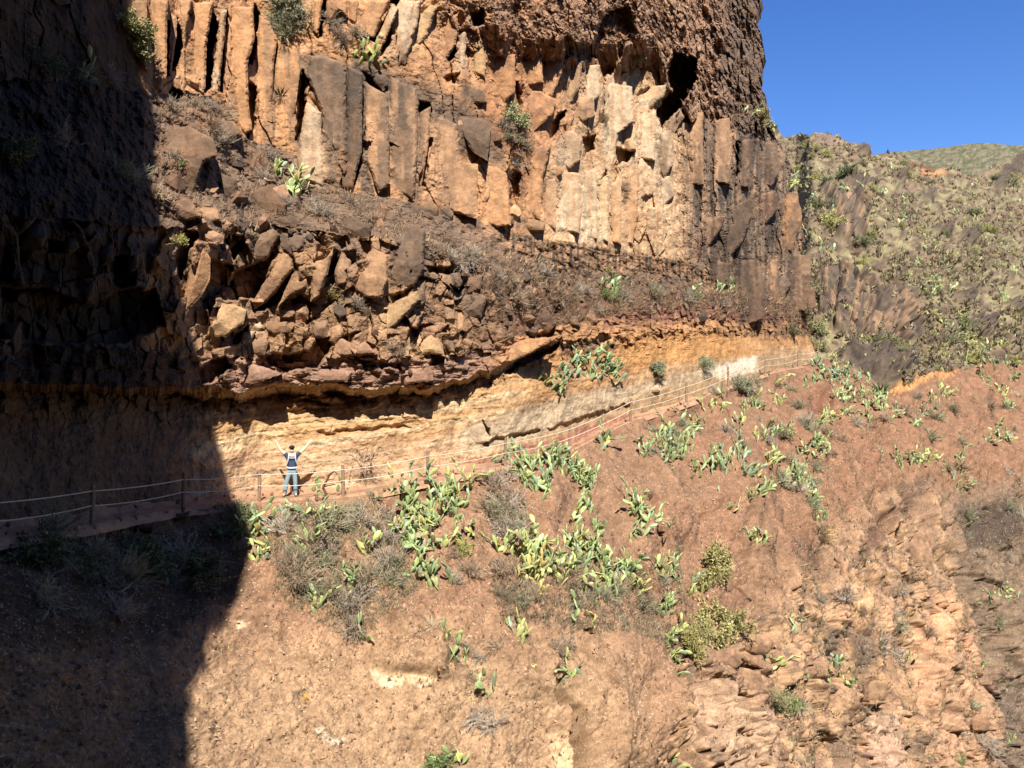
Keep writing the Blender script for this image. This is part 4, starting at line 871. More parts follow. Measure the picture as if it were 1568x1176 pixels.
# ------------------------------------------------------------------ jointed blocks and columns of the cliff
_colr = {'A': (PX[::3, ::3].ravel(), PY[::3, ::3].ravel(), CA[:, :PX.shape[1]][::3, ::3].reshape(-1, 3)), 'B': (PXB[::3, ::3].ravel(), PYB[::3, ::3].ravel(), CB[::3, ::3].reshape(-1, 3))}
def near_col(q, surf):
    a, b, c = _colr[surf]
    m = np.where((a > q[:, 0].min() - 6) & (a < q[:, 0].max() + 6) & (b > q[:, 1].min() - 6) & (b < q[:, 1].max() + 6))[0]
    d = (q[:, 0][:, None] - a[m][None]) ** 2 + (q[:, 1][:, None] - b[m][None]) ** 2
    return c[m[d.argmin(1)]]
def block(kind, k, pts, pal, prot, stain=None, parent=None, surf=None):
    poly = np.array(Z(k, pts)); 
    c = poly.mean(0)
    scale_m = at(*c, surf)[0].y / F
    prot = prot * (.26 if kind == 'column' else .32 if k in ('R2', 'R3') or surf == 'B' else .38)
    # resample the outline, roughen it
    ed = np.roll(poly, -1, 0) - poly; L = np.hypot(*ed.T); per = L.sum()
    step = max(2.6, per / 90)
    out = []
    for p, e, l in zip(poly, ed, L):
        m = max(1, int(round(l / step)))
        for i in range(m): out.append(p + e * i / m)
    out = np.array(out)
    sd = random.random() * 90
    out += np.stack([1.1 * fbm(out[:, 0] * .12 + sd, out[:, 1] * .12, 3, 3), 1.1 * fbm(out[:, 0] * .12, out[:, 1] * .12 + sd, 6, 3)], -1)
    rel = out - c
    cov = np.cov(poly.T); ev, evec = np.linalg.eigh(cov)
    long_ = evec[:, 1]; cross = evec[:, 0]
    hw = np.abs(rel @ cross).max() * scale_m + 1e-3; hl = np.abs(rel @ long_).max() * scale_m
    # surface depth the block sits in: take the near side of the wall around it
    smp = [at(*(c + f * r), surf)[0].y for f in (.45, .9) for r in rel[::max(1, len(rel) // 6)]] + [at(*c, surf)[0].y]
    Dc = float(np.percentile(smp, 42))
    planes = []
    if kind == 'column':
        a0 = random.uniform(-.5, .5)
        planes = [(prot * 1.0, 0.10 * a0, random.uniform(-.02, .02)), (prot * 1.25, random.uniform(.6, 1.1) * prot / hw, random.uniform(-.03, .03)), (prot * 1.25, -random.uniform(.6, 1.1) * prot / hw, random.uniform(-.03, .03)),
                  (prot * 1.5, random.uniform(-.1, .1), random.uniform(.6, .9) * prot / hl), (prot * 1.5, random.uniform(-.1, .1), -random.uniform(.6, .9) * prot / hl)]
    else:
        r0 = min(hw, hl)
        for i in range(7):
            an = i * 2 * math.pi / 7 + random.uniform(-.4, .4)
            g = random.uniform(.5, 1.3) * prot / r0
            planes.append((prot * random.uniform(.95, 1.35), g * math.cos(an), g * math.sin(an) * hw / max(hl, 1e-3)))
        planes.append((prot, random.uniform(-.15, .15), random.uniform(-.15, .15)))
    base = C(*PAL[pal]) * .75 + (C(206, 154, 108) if parent is cliff else C(190, 140, 106)) * .25
    st = C(*PAL[stain]) * .7 + base * .3 if stain else base * .8
    sp = max(2.2, math.sqrt((poly[:, 0].max() - poly[:, 0].min()) * (poly[:, 1].max() - poly[:, 1].min()) / 900))
    gx, gy = np.meshgrid(np.arange(poly[:, 0].min(), poly[:, 0].max(), sp), np.arange(poly[:, 1].min(), poly[:, 1].max(), sp))
    gp = np.stack([gx.ravel(), gy.ravel()], -1) + np.random.default_rng(int(sd * 100)).uniform(-.35, .35, (gx.size, 2)) * sp
    de, ins = seg_dist(gp[:, 0], gp[:, 1], [tuple(p) for p in out]); gp = gp[ins & (de > sp * .45)]
    allp = np.concatenate([out, gp]); no = len(out)
    rv_ = delaunay_2d_cdt([Vector(p) for p in allp], [(i, (i + 1) % no) for i in range(no)], [], 1, 1e-4)
    q = np.array([tuple(v) for v in rv_[0]]); T = np.array([t for t in rv_[2] if len(t) == 3])
    de, _ = seg_dist(q[:, 0], q[:, 1], [tuple(p) for p in out]); de = de * scale_m
    r2 = q - c; u = (r2 @ cross) * scale_m; w = (r2 @ long_) * scale_m
    h = np.full(len(q), 9.0)
    for a, gx_, gy_ in planes: h = np.minimum(h, a - gx_ * u - gy_ * w)
    h = h * (.2 + .8 * sstep(0, min(.07, .2 * hw), de)) + .022 * fbm(u * 2.2 + sd, w * 2.2, 4, 4, .6) + .03 * fbm(u * .9 + sd, w * .9 + 7, 8, 2)
    d = Dc - h
    V = np.stack([(q[:, 0] - CX) / F * d, d, (CY - q[:, 1]) / F * d], -1)
    sn = fbm(V[:, 0] * 2.4 + sd, V[:, 2] * .35, 9, 3, .6) if kind == 'column' else fbm(V[:, 0] * 1.1 + sd, V[:, 2] * 1.1, 9, 3, .6)
    wst = sstep(-.15, .4, sn)[:, None] * .8
    Cc = (base * (1 - wst) + st * wst) * (1 + .14 * fbm(V[:, 0] * 4, V[:, 2] * 4, 5, 3, .6))[:, None] * .18 + near_col(q, surf) * .82
    # skirt running back into the wall
    ed_ = {}
    for t in T:
        for a, b in ((t[0], t[1]), (t[1], t[2]), (t[2], t[0])): ed_[(a, b)] = 1
    bd = [(a, b) for a, b in ed_ if (b, a) not in ed_]
    bi = sorted({a for e in bd for a in e}); mp = {a: len(V) + i for i, a in enumerate(bi)}
    db = np.full(len(bi), Dc + 1.1); qb = q[bi]
    V = np.concatenate([V, np.stack([(qb[:, 0] - CX) / F * db, db, (CY - qb[:, 1]) / F * db], -1)]); Cc = np.concatenate([Cc, Cc[bi]])
    Q = np.array([(a, mp[a], mp[b], b) for a, b in bd])
    org = np.array([(c[0] - CX) / F * Dc, Dc, (CY - c[1]) / F * Dc])
    me = mesh_np("rock_" + kind, V - org, Q, np.clip(Cc, .01, .8), M_ROCK, smooth=False, T=T)
    o = link("rock_" + kind, me, parent or cliff, Vector(org))
    return o
for kd, zk, pts, pal, pr, st in BLOCKS: block(kd, zk, pts, pal, pr, st, cliff, 'A')
SBLK = [
 ('S2', [(255, 590), (300, 560), (370, 540), (415, 600), (380, 660), (310, 650), (260, 630)], 'R', .7, 'G'), ('S2', [(120, 640), (240, 610), (270, 690), (220, 730), (150, 720)], 'R', .6, 'B'), ('S2', [(270, 660), (340, 660), (370, 720), (300, 700)], 'T', .4, 'M'), ('S2', [(250, 710), (350, 730), (370, 820), (320, 850), (240, 810)], 'Y', .5, 'T'),
 ('S2', [(150, 830), (290, 850), (300, 940), (170, 930)], 'T', .4, 'M'), ('S2', [(340, 980), (390, 1040), (370, 1080), (300, 1060)], 'W', .4, 'P'), ('S2', [(1090, 58), (1135, 120), (1155, 270), (1090, 300), (1020, 260), (1035, 140)], 'P', .5, 'R'), ('S2', [(935, 180), (1000, 190), (1005, 280), (970, 290), (935, 250)], 'T', .5, 'M'),
 ('S2', [(1000, 40), (1025, 60), (1010, 130), (960, 150)], 'Y', .4, 'T'), ('S2', [(695, 200), (770, 240), (790, 320), (740, 370), (700, 270)], 'R', .6, 'D'), ('S2', [(820, 760), (940, 780), (930, 860), (860, 890), (825, 850)], 'B', .7, 'G'), ('S2', [(820, 950), (950, 930), (940, 1000), (880, 1060), (825, 1020)], 'P', .6, 'W'),
 ('S2', [(800, 400), (880, 370), (890, 470), (830, 540), (800, 480)], 'D', .5, 'B'), ('S2', [(1000, 870), (1060, 880), (1060, 930), (1010, 920)], 'B', .6, 'G'), ('S2', [(1310, 940), (1400, 900), (1410, 1000), (1330, 1010)], 'B', .6, 'R'), ('S2', [(910, 340), (970, 330), (970, 390), (910, 400)], 'G', .4, 'D'),
 ('S2', [(740, 580), (790, 560), (800, 700), (750, 740), (735, 660)], 'O', .4, 'M'), ('S2', [(40, 930), (140, 940), (150, 1040), (60, 1030)], 'M', .4, 'T'), ('S2', [(1190, 600), (1250, 600), (1250, 660), (1200, 650)], 'O', .5, 'P'), ('S2', [(240, 340), (290, 320), (310, 400), (260, 400)], 'W', .4, 'T'),
 ('S3', [(605, 690), (640, 680), (650, 740), (620, 760)], 'R', .35, 'B'), ('S3', [(660, 700), (710, 700), (725, 800), (690, 840), (655, 780)], 'R', .4, 'B'), ('S3', [(640, 770), (660, 790), (675, 840), (650, 840)], 'R', .3, 'B'),
 ('S6', [(770, 570), (880, 550), (870, 580), (800, 605)], 'D', .3, 'B'), ('S6', [(600, 620), (720, 600), (700, 650), (620, 640)], 'B', .3, 'D')]
for zk, pts, pal, pr, st in SBLK: block('block', zk, pts, pal, pr, st, slope, 'B')

# ------------------------------------------------------------------ loose stones (shared meshes)
def stone_mesh(seed):
    r = random.Random(seed); bm = bmesh.new()
    for i in range(16):
        v = Vector((r.gauss(0, 1), r.gauss(0, 1), r.gauss(0, 1))).normalized()
        bm.verts.new(Vector((v.x * .55, v.y * .5, v.z * .42)) * r.uniform(.8, 1.1))
    bmesh.ops.convex_hull(bm, input=bm.verts)
    bmesh.ops.delete(bm, geom=[v for v in bm.verts if not v.link_faces], context='VERTS')
    me = bpy.data.meshes.new("stone"); bm.to_mesh(me); bm.free()
    for p in me.polygons: p.use_smooth = False
    me.materials.append(M_STONE); return me
M_STONE = tint_mat("loose_stone", .95, .3, 5.0, .1)
STONES = [stone_mesh(s) for s in range(9)]
def stones(region, count, cols_, smin, smax, parent, surf):
    poly = Z(*region); P = np.array(poly); k = 0; tries = 0
    while k < count and tries < count * 30:
        tries += 1
        x = random.uniform(P[:, 0].min(), P[:, 0].max()); y = random.uniform(P[:, 1].min(), P[:, 1].max())
        if not seg_dist(np.array([x]), np.array([y]), poly)[1][0]: continue
        p, nn = at(x, y, surf)
        o = link("stone", random.choice(STONES), parent, p - nn * .03)
        s = smin + (smax - smin) * random.random() ** 2.2
        o.scale = (s * random.uniform(.8, 1.3), s * random.uniform(.8, 1.3), s * random.uniform(.7, 1.1))
        o.rotation_euler = (random.uniform(0, 6.28), random.uniform(0, 6.28), random.uniform(0, 6.28))
        kf = random.uniform(.82, 1.18); o.color = (*[float(v * kf) for v in C(*random.choice(cols_))], 1)
        k += 1
DKC = [(120, 98, 80), (100, 84, 72), (160, 120, 92), (186, 140, 104)]
stones(('F', [(250, 160), (330, 160), (400, 240), (640, 340), (700, 400), (640, 380), (300, 350), (250, 300)]), 45, DKC, .2, .8, cliff, 'A')
stones(('F', [(290, 440), (700, 420), (800, 520), (700, 560), (340, 560)]), 26, [(166, 126, 96), (150, 112, 86), (206, 156, 112), (110, 92, 78)], .12, .5, cliff, 'A')
stones(('F', [(740, 430), (860, 420), (1130, 460), (1150, 500), (960, 500), (860, 500), (780, 520)]), 60, DKC, .2, .7, cliff, 'A')
stones(('F', [(700, 40), (1000, 90), (1000, 380), (700, 340)]), 40, [(226, 170, 116), (206, 150, 104), (150, 112, 86)], .25, .7, cliff, 'A')
stones(('F', [(330, 560), (700, 550), (690, 580), (340, 585)]), 40, [(176, 128, 102), (150, 108, 88), (186, 138, 108)], .1, .32, cliff, 'A')
stones(('F', [(400, 780), (1240, 640), (1400, 700), (1250, 860), (1000, 1000), (700, 1170), (420, 1170)]), 200, [(186, 146, 112), (168, 118, 92), (220, 180, 140), (146, 108, 86)], .06, .22, slope, 'B')
stones(('F', [(1060, 1000), (1250, 880), (1440, 800), (1530, 1000), (1540, 1176), (1030, 1176)]), 60, [(196, 152, 116), (160, 122, 96), (126, 106, 92), (214, 170, 130)], .1, .4, slope, 'B')

for i in range(110):
    x = random.uniform(-15, 1235); d = D0(x) - PWID + random.choice((random.uniform(-.2, .1), random.uniform(1.1, 1.5)))
    o = link("stone", random.choice(STONES), path, Vector(((x - CX) / F * d, d, ZP(x) + (.0 if d < D0(x) - .5 else .08))))
    k_ = random.uniform(.05, .2); o.scale = (k_ * 1.3, k_, k_ * .8); o.rotation_euler = (random.uniform(0, 6), random.uniform(0, 6), random.uniform(0, 6))
    o.color = (*[float(v) for v in C(*random.choice([(190, 146, 112), (160, 122, 96), (214, 176, 134)]))], 1)

# ------------------------------------------------------------------ vegetation: shared meshes
class MB:
    def __init__(s): s.v = []; s.f = []
    def prism(s, a, b, r0, r1):
        d = (b - a); 
        if d.length < 1e-6: return
        d.normalize(); u = d.orthogonal().normalized(); w = d.cross(u); i = len(s.v)
        for p, r in ((a, r0), (b, r1)):
            for k in range(3):
                an = k * 2.0944
                s.v.append(p + (u * math.cos(an) + w * math.sin(an)) * r)
        for k in range(3): s.f.append((i + k, i + (k + 1) % 3, i + 3 + (k + 1) % 3, i + 3 + k))
    def leaf(s, p, d, n_, L, W):
        w = d.cross(n_)
        if w.length < 1e-6: w = d.orthogonal()
        w.normalize(); i = len(s.v)
        s.v += [p, p + d * L * .5 + w * W * .5, p + d * L, p + d * L * .5 - w * W * .5]
        s.f.append((i, i + 1, i + 2, i + 3))
    def mesh(s, name, mat, smooth=False):
        me = bpy.data.meshes.new(name); me.from_pydata([tuple(v) for v in s.v], [], s.f); me.materials.append(mat)
        me.polygons.foreach_set("use_smooth", np.full(len(me.polygons), smooth)); me.update(); return me
def rv(r): return Vector((r.gauss(0, 1), r.gauss(0, 1), r.gauss(0, 1)))
def pad_mesh(seed):
    r = random.Random(seed); v = []; f = []
    T_ = [0.0, .06, .2, .42, .64, .82, .94, 1.0]; W_ = [.06, .14, .29, .42, .45, .37, .21, .04]
    wf = r.uniform(.8, 1.1); bend = r.uniform(-.14, .14); n_ = 8
    for t, w in zip(T_, W_):
        for k in range(n_):
            a = 2 * math.pi * k / n_
            x = w * .5 * wf * math.cos(a); y = .052 * math.sin(a) * (.4 + w * 2) + bend * t * t
            v.append((x * (1 + .05 * r.uniform(-1, 1)), y, t))
    R = len(T_)
    for i in range(R - 1):
        for k in range(n_): f.append((i * n_ + k, i * n_ + (k + 1) % n_, (i + 1) * n_ + (k + 1) % n_, (i + 1) * n_ + k))
    f.append(tuple(range((R - 1) * n_, R * n_))); f.append(tuple(range(n_))[::-1])
    me = bpy.data.meshes.new("pad"); me.from_pydata(v, [], f); me.materials.append(M_PAD)
    me.polygons.foreach_set("use_smooth", np.ones(len(f), bool)); me.update(); return me
PADS = [pad_mesh(s) for s in range(6)]
def dry_mesh(seed, dens=1.0):
    r = random.Random(seed); m = MB()
    for i in range(int(46 * dens)):
        d = Vector((r.gauss(0, .75), r.gauss(0, .75), r.uniform(.35, 1.1))).normalized()
        p = Vector((r.uniform(-.25, .25), r.uniform(-.25, .25), 0)); L = r.uniform(.5, 1.0); rad = .024
        for sg in range(3):
            q = p + d * L / 3; m.prism(p, q, rad, rad * .7)
            for b in range(2 if sg == 0 else 4):
                e = (d + rv(r) * .55).normalized(); q2 = p.lerp(q, r.random()); tip = q2 + e * L * r.uniform(.15, .38)
                m.prism(q2, tip, rad * .55, rad * .25)
            d = (d + rv(r) * .22 + Vector((0, 0, .05))).normalized(); p = q; rad *= .7
    return m.mesh("dry_shrub", M_TWIG)
def leafy_meshes(seed, fine=True):
    r = random.Random(seed); m = MB(); lf = MB()
    tips = []
    for i in range(26):
        d = Vector((r.gauss(0, .8), r.gauss(0, .8), r.uniform(.3, 1.1))).normalized(); p = Vector((r.uniform(-.12, .12), r.uniform(-.12, .12), 0)); L = r.uniform(.55, 1.0)
        for sg in range(3):
            q = p + d * L / 3; m.prism(p, q, .018 - .004 * sg, .013 - .004 * sg)
            if sg > 0: tips += [(p.lerp(q, k / 4), d.copy()) for k in range(1, 5)]
            d = (d + rv(r) * .25).normalized(); p = q
    for p, d in tips:
        for k in range(9):
            e = (d + rv(r) * .8).normalized(); o = p + rv(r) * .07
            lf.leaf(o, e, rv(r).normalized(), r.uniform(.07, .13) * (.8 if fine else 1.3), r.uniform(.028, .05) * (.9 if fine else 1.4))
    return m.mesh("branches", M_TWIG), lf.mesh("foliage", M_LEAF)
DRY = [dry_mesh(s, d) for s, d in ((1, 1), (2, 1.15), (3, .85), (4, 1.3), (5, .5))]
LEAFY = [leafy_meshes(s, s % 2 == 0) for s in range(11, 15)]

# ---- where a plant stands, in words
ANCH = [(420, 840, "on the slope just below the person"), (520, 850, "in the dry brush below the person"), (560, 930, "at the dry brush patch's lower tip"), (640, 780, "in the cactus bed under the path's middle posts"),
        (650, 870, "below the cactus bed under the middle posts"), (740, 730, "at the path edge where ropes begin rising"), (790, 790, "in the brushy gully below the path edge"), (830, 725, "by the path edge left of the red bank"), (890, 730, "under the fence beside the red bank"),
        (890, 785, "on bare earth above the middle cactus bed"), (790, 860, "in the middle cactus bed's left half"), (860, 890, "at the middle cactus bed's lower rim"), (910, 860, "in the middle cactus bed's right half"), (970, 890, "at the middle cactus bed's right end"),
        (980, 785, "on the red slope left of the dark gully"), (1020, 680, "on the slope under the steep ropes"), (1030, 880, "at the lower end of the dark gully"), (1040, 970, "left of the yellow-green bushes"), (1100, 860, "by the upper yellow-green bush"), (1100, 950, "around the big yellow-green bush"), (1110, 720, "on open red slope below the upper fence"),
        (1140, 770, "below the open red slope clump"), (1140, 640, "just below the upper fence posts"), (1210, 670, "on the slope below the fence's end"), (1230, 740, "in the cactus strip above the dead bush"), (1260, 820, "at the bottom of the cactus strip"), (1270, 600, "at the end of the path near the spur"), (1330, 610, "below the orange bank's left end"),
        (1440, 610, "below the orange bank on the right"), (1400, 700, "above the pointed pale rock plates"), (1480, 740, "on dark slope right of the rock plates"), (1530, 670, "far right below the hillside"), (1530, 910, "on the dark rock face far right"), (1200, 970, "beside the brown boulders lower right"), (1210, 1060, "under the pale broken rocks lower right"),
        (1280, 1030, "on the steep lower right rock face"), (1400, 1000, "on the lower right orange rock ribs"), (1340, 930, "under the pointed rock plates"), (780, 990, "on earth under the middle cactus bed"), (860, 1050, "hanging in the lower boulder's crack"), (740, 1100, "low on the slope near the frame bottom"), (690, 990, "right of the small earth overhang"),
        (880, 960, "on the smooth lower boulder"), (560, 985, "above the small earth overhang"), (440, 60, "high between the orange and grey columns"), (540, 80, "on top of the dark grey columns"), (290, 180, "at the foot of the leftmost columns"), (270, 250, "on dark boulders at the shadow edge"), (400, 240, "on the ledge under the orange columns"), (430, 150, "on the face of the orange columns"),
        (470, 300, "on the ledge under the grey columns"), (580, 330, "on the ledge under the right grey columns"), (260, 370, "under dark boulders at the shadow edge"), (790, 200, "beside the grey cap on the tan face"), (960, 90, "beside the overhang near the cave"), (920, 180, "on the pale columns below the overhang"), (950, 285, "low on the pale columns"), (680, 400, "on the ledge above the broken blocks"),
        (545, 470, "among the leaning tan blocks"), (610, 530, "at the base of the broken blocks"), (500, 450, "between the leaning blocks"), (850, 430, "on the scrub ledge's left part"), (935, 450, "on the scrub ledge under the layered band"), (1050, 450, "on the scrub ledge's right part"), (1120, 440, "at the scrub ledge's right end"), (890, 570, "on the ochre wall above climbing ropes"), (1000, 560, "on the orange bank above upper ropes"), (1078, 552, "on the orange bank beside the white patch"), (1131, 592, "under the upper post by the white patch"),
        (1160, 180, "on the cliff's skyline corner"), (1210, 280, "on the cliff's outer corner"), (1210, 540, "at the foot of the cliff corner"), (110, 120, "high in the shadow on the left"), (90, 280, "in the shaded upper left cliff"), (100, 880, "in the shade under the left ropes"), (250, 880, "in shade left of the shadow edge"), (340, 850, "in shade right at the shadow edge"), (500, 750, "beside the person by the next post"), (560, 720, "against the wall right of the person"), (610, 735, "behind the ropes right of the person"),
        (1300, 340, "on the hillside above the dark crag"), (1420, 340, "mid upper hillside"), (1520, 350, "at the upper hillside's far right"), (1270, 400, "beside the hillside's columned crag"), (1430, 450, "right of the hillside's columned crag"), (1520, 470, "at the lower hillside's right edge"), (1460, 520, "above the orange bank's right end"), (1340, 520, "at the foot of the columned crag"), (600, 1060, "on the pale earth by the cream scar"), (1530, 560, "at the right edge above the slope"), (1310, 700, "in red gullies right of the cactus strip"), (900, 1100, "at the smooth lower boulder's base")]
ORD = ["leftmost", "second", "third", "fourth", "fifth", "sixth", "seventh", "eighth", "ninth", "tenth", "eleventh", "twelfth", "thirteenth", "fourteenth", "fifteenth", "sixteenth", "seventeenth", "eighteenth", "nineteenth", "twentieth", "twenty-first", "twenty-second", "twenty-third", "twenty-fourth"]
PLANTS = []                 # (object, noun, adjective, px, py, category, group)
def register(o, noun, adj, px, py, cat, group): PLANTS.append((o, noun, adj, px, py, cat, group))
def label_plants():
    buckets = {}
    for e in PLANTS:
        k = min(ANCH, key=lambda a: (a[0] - e[3]) ** 2 + (a[1] - e[4]) ** 2)[2]
        buckets.setdefault((e[1], k), []).append(e)
    for (noun, k), L in buckets.items():
        L.sort(key=lambda e: (e[3], e[4]))
        for i, e in enumerate(L):
            if len(L) == 1: t = f"{e[2]} {noun} {k}"
            elif i == 0: t = f"{e[2]} {noun} {k}, leftmost there"
            elif i == len(L) - 1: t = f"{e[2]} {noun} {k}, rightmost there"
            else: t = f"{e[2]} {noun} {k}, {ORD[i]} from left"
            if len(t.split()) > 16: t = t.replace(e[2], e[2].split()[0], 1)
            tag(e[0], t, e[5], e[6])

HUE = {'g': (144, 164, 104), 'y': (178, 184, 98), 'l': (158, 176, 106), 'b': (138, 164, 122), 'o': (204, 182, 98), 'd': (116, 140, 84), 'x': (160, 134, 100)}
HADJ = {'g': 'green', 'y': 'yellow-green', 'l': 'light green', 'b': 'blue-green', 'o': 'yellowing', 'd': 'dark green'}
def cactus(px, py, npads=12, spread=.35, hue='l', L=.42, tilt=None, surf=None):
    r = random.Random(int(px * 131 + py * 17))
    p0, nrm = at(px, py, surf)
    root = link("prickly_pear", None, None, p0)
    root.empty_display_size = .2
    up = (Vector((0, 0, 1)) * .75 + nrm * .45).normalized() if tilt is None else Vector(tilt).normalized()
    nb = max(1, min(npads, int(round(npads * .4))))
    tips = []
    sc_px = F / p0.y
    for i in range(npads):
        l = L * r.uniform(.7, 1.2)
        if i < nb:
            dx = r.gauss(0, .6) * spread * sc_px; dy = r.gauss(0, .4) * spread * sc_px
            q, nq = at(px + dx, py + dy, surf)
            if (q - p0).length > spread * 3 + .4: q = p0.copy()
            b = q - p0 - nrm * .04
            d = (up + Vector((r.gauss(0, .5), r.gauss(0, .35), r.gauss(0, .2)))).normalized()
        else:
            bp, bd, bl, bn, cnt = r.choice(tips)
            t = r.uniform(.72, .98); side = bd.cross(bn).normalized()
            b = bp + bd * bl * t + side * bl * .15 * r.uniform(-1, 1)
            d = (bd * .75 + side * r.uniform(-.9, .9) + Vector((0, 0, .2)) + rv(r) * .3).normalized()
            l *= .92
        nn2 = (rv(r) * .6 + (nrm if r.random() < .6 else rv(r))).normalized()
        x = d.cross(nn2).normalized(); y = d.cross(x) * -1
        tips.append((b, d, l, y, 0))
        o = link("pad", r.choice(PADS), root)
        wsc = r.uniform(.85, 1.15)
        o.matrix_local = Matrix.Translation(b) @ Matrix((x, y, d)).transposed().to_4x4() @ Matrix.Diagonal((l * wsc, l, l, 1))
        h = r.random()
        hh = hue if h < .62 else r.choice('glyb' if hue != 'o' else 'yol') if h < .93 else 'o' if h < .955 else 'x'
        kf = r.uniform(.78, 1.2); o.color = (*[float(v * kf) for v in C(*HUE[hh], .76)], 1)
    sz = "small" if npads <= 5 else "medium" if npads <= 12 else "large"
    register(root, "prickly pear", f"{sz} {HADJ[hue]}", px, py, "cactus", "prickly pears")
    return root
def dry(px, py, size=.7, col=(150, 132, 112), k=None, flat=1.0, surf=None, noun="dry shrub", adj="grey twiggy"):
    p, nrm = at(px, py, surf)
    o = link("dry_shrub", DRY[k if k is not None else random.randrange(4)], None, p - nrm * .05)
    ax = (nrm * .75 + Vector((0, 0, .6))).normalized()
    o.rotation_euler = (ax.to_track_quat('Z', 'Y') @ Quaternion((0, 0, 1), random.uniform(0, 6.28))).to_euler()
    s_ = size * random.uniform(.85, 1.15); o.scale = (s_ * random.uniform(.9, 1.25), s_ * random.uniform(.9, 1.25), s_ * flat * random.uniform(.8, 1.1))
    kf = random.uniform(.8, 1.2); o.color = (*[float(v * kf) for v in C(*col, .95)], 1)
    register(o, noun, adj, px, py, "shrub", "dry shrubs")
def leafy(px, py, size=.7, col=(150, 150, 84), k=None, adj="green leafy", surf=None, tw=(140, 116, 92)):
    p, nrm = at(px, py, surf)
    root = link("leafy_shrub", None, None, p - nrm * .05); root.empty_display_size = .2
    ax = (nrm * .6 + Vector((0, 0, .7))).normalized()
    root.rotation_euler = (ax.to_track_quat('Z', 'Y') @ Quaternion((0, 0, 1), random.uniform(0, 6.28))).to_euler()
    root.scale = (size, size, size * random.uniform(.85, 1.05))
    a, b = LEAFY[k if k is not None else random.randrange(4)]
    o1 = link("branches", a, root); o1.color = (*[float(v) for v in C(*tw, .8)], 1)
    o2 = link("foliage", b, root); kf = random.uniform(.9, 1.1); o2.color = (*[float(v * kf) for v in C(*col, .72)], 1)
    register(root, "leafy shrub", adj, px, py, "shrub", "leafy shrubs")

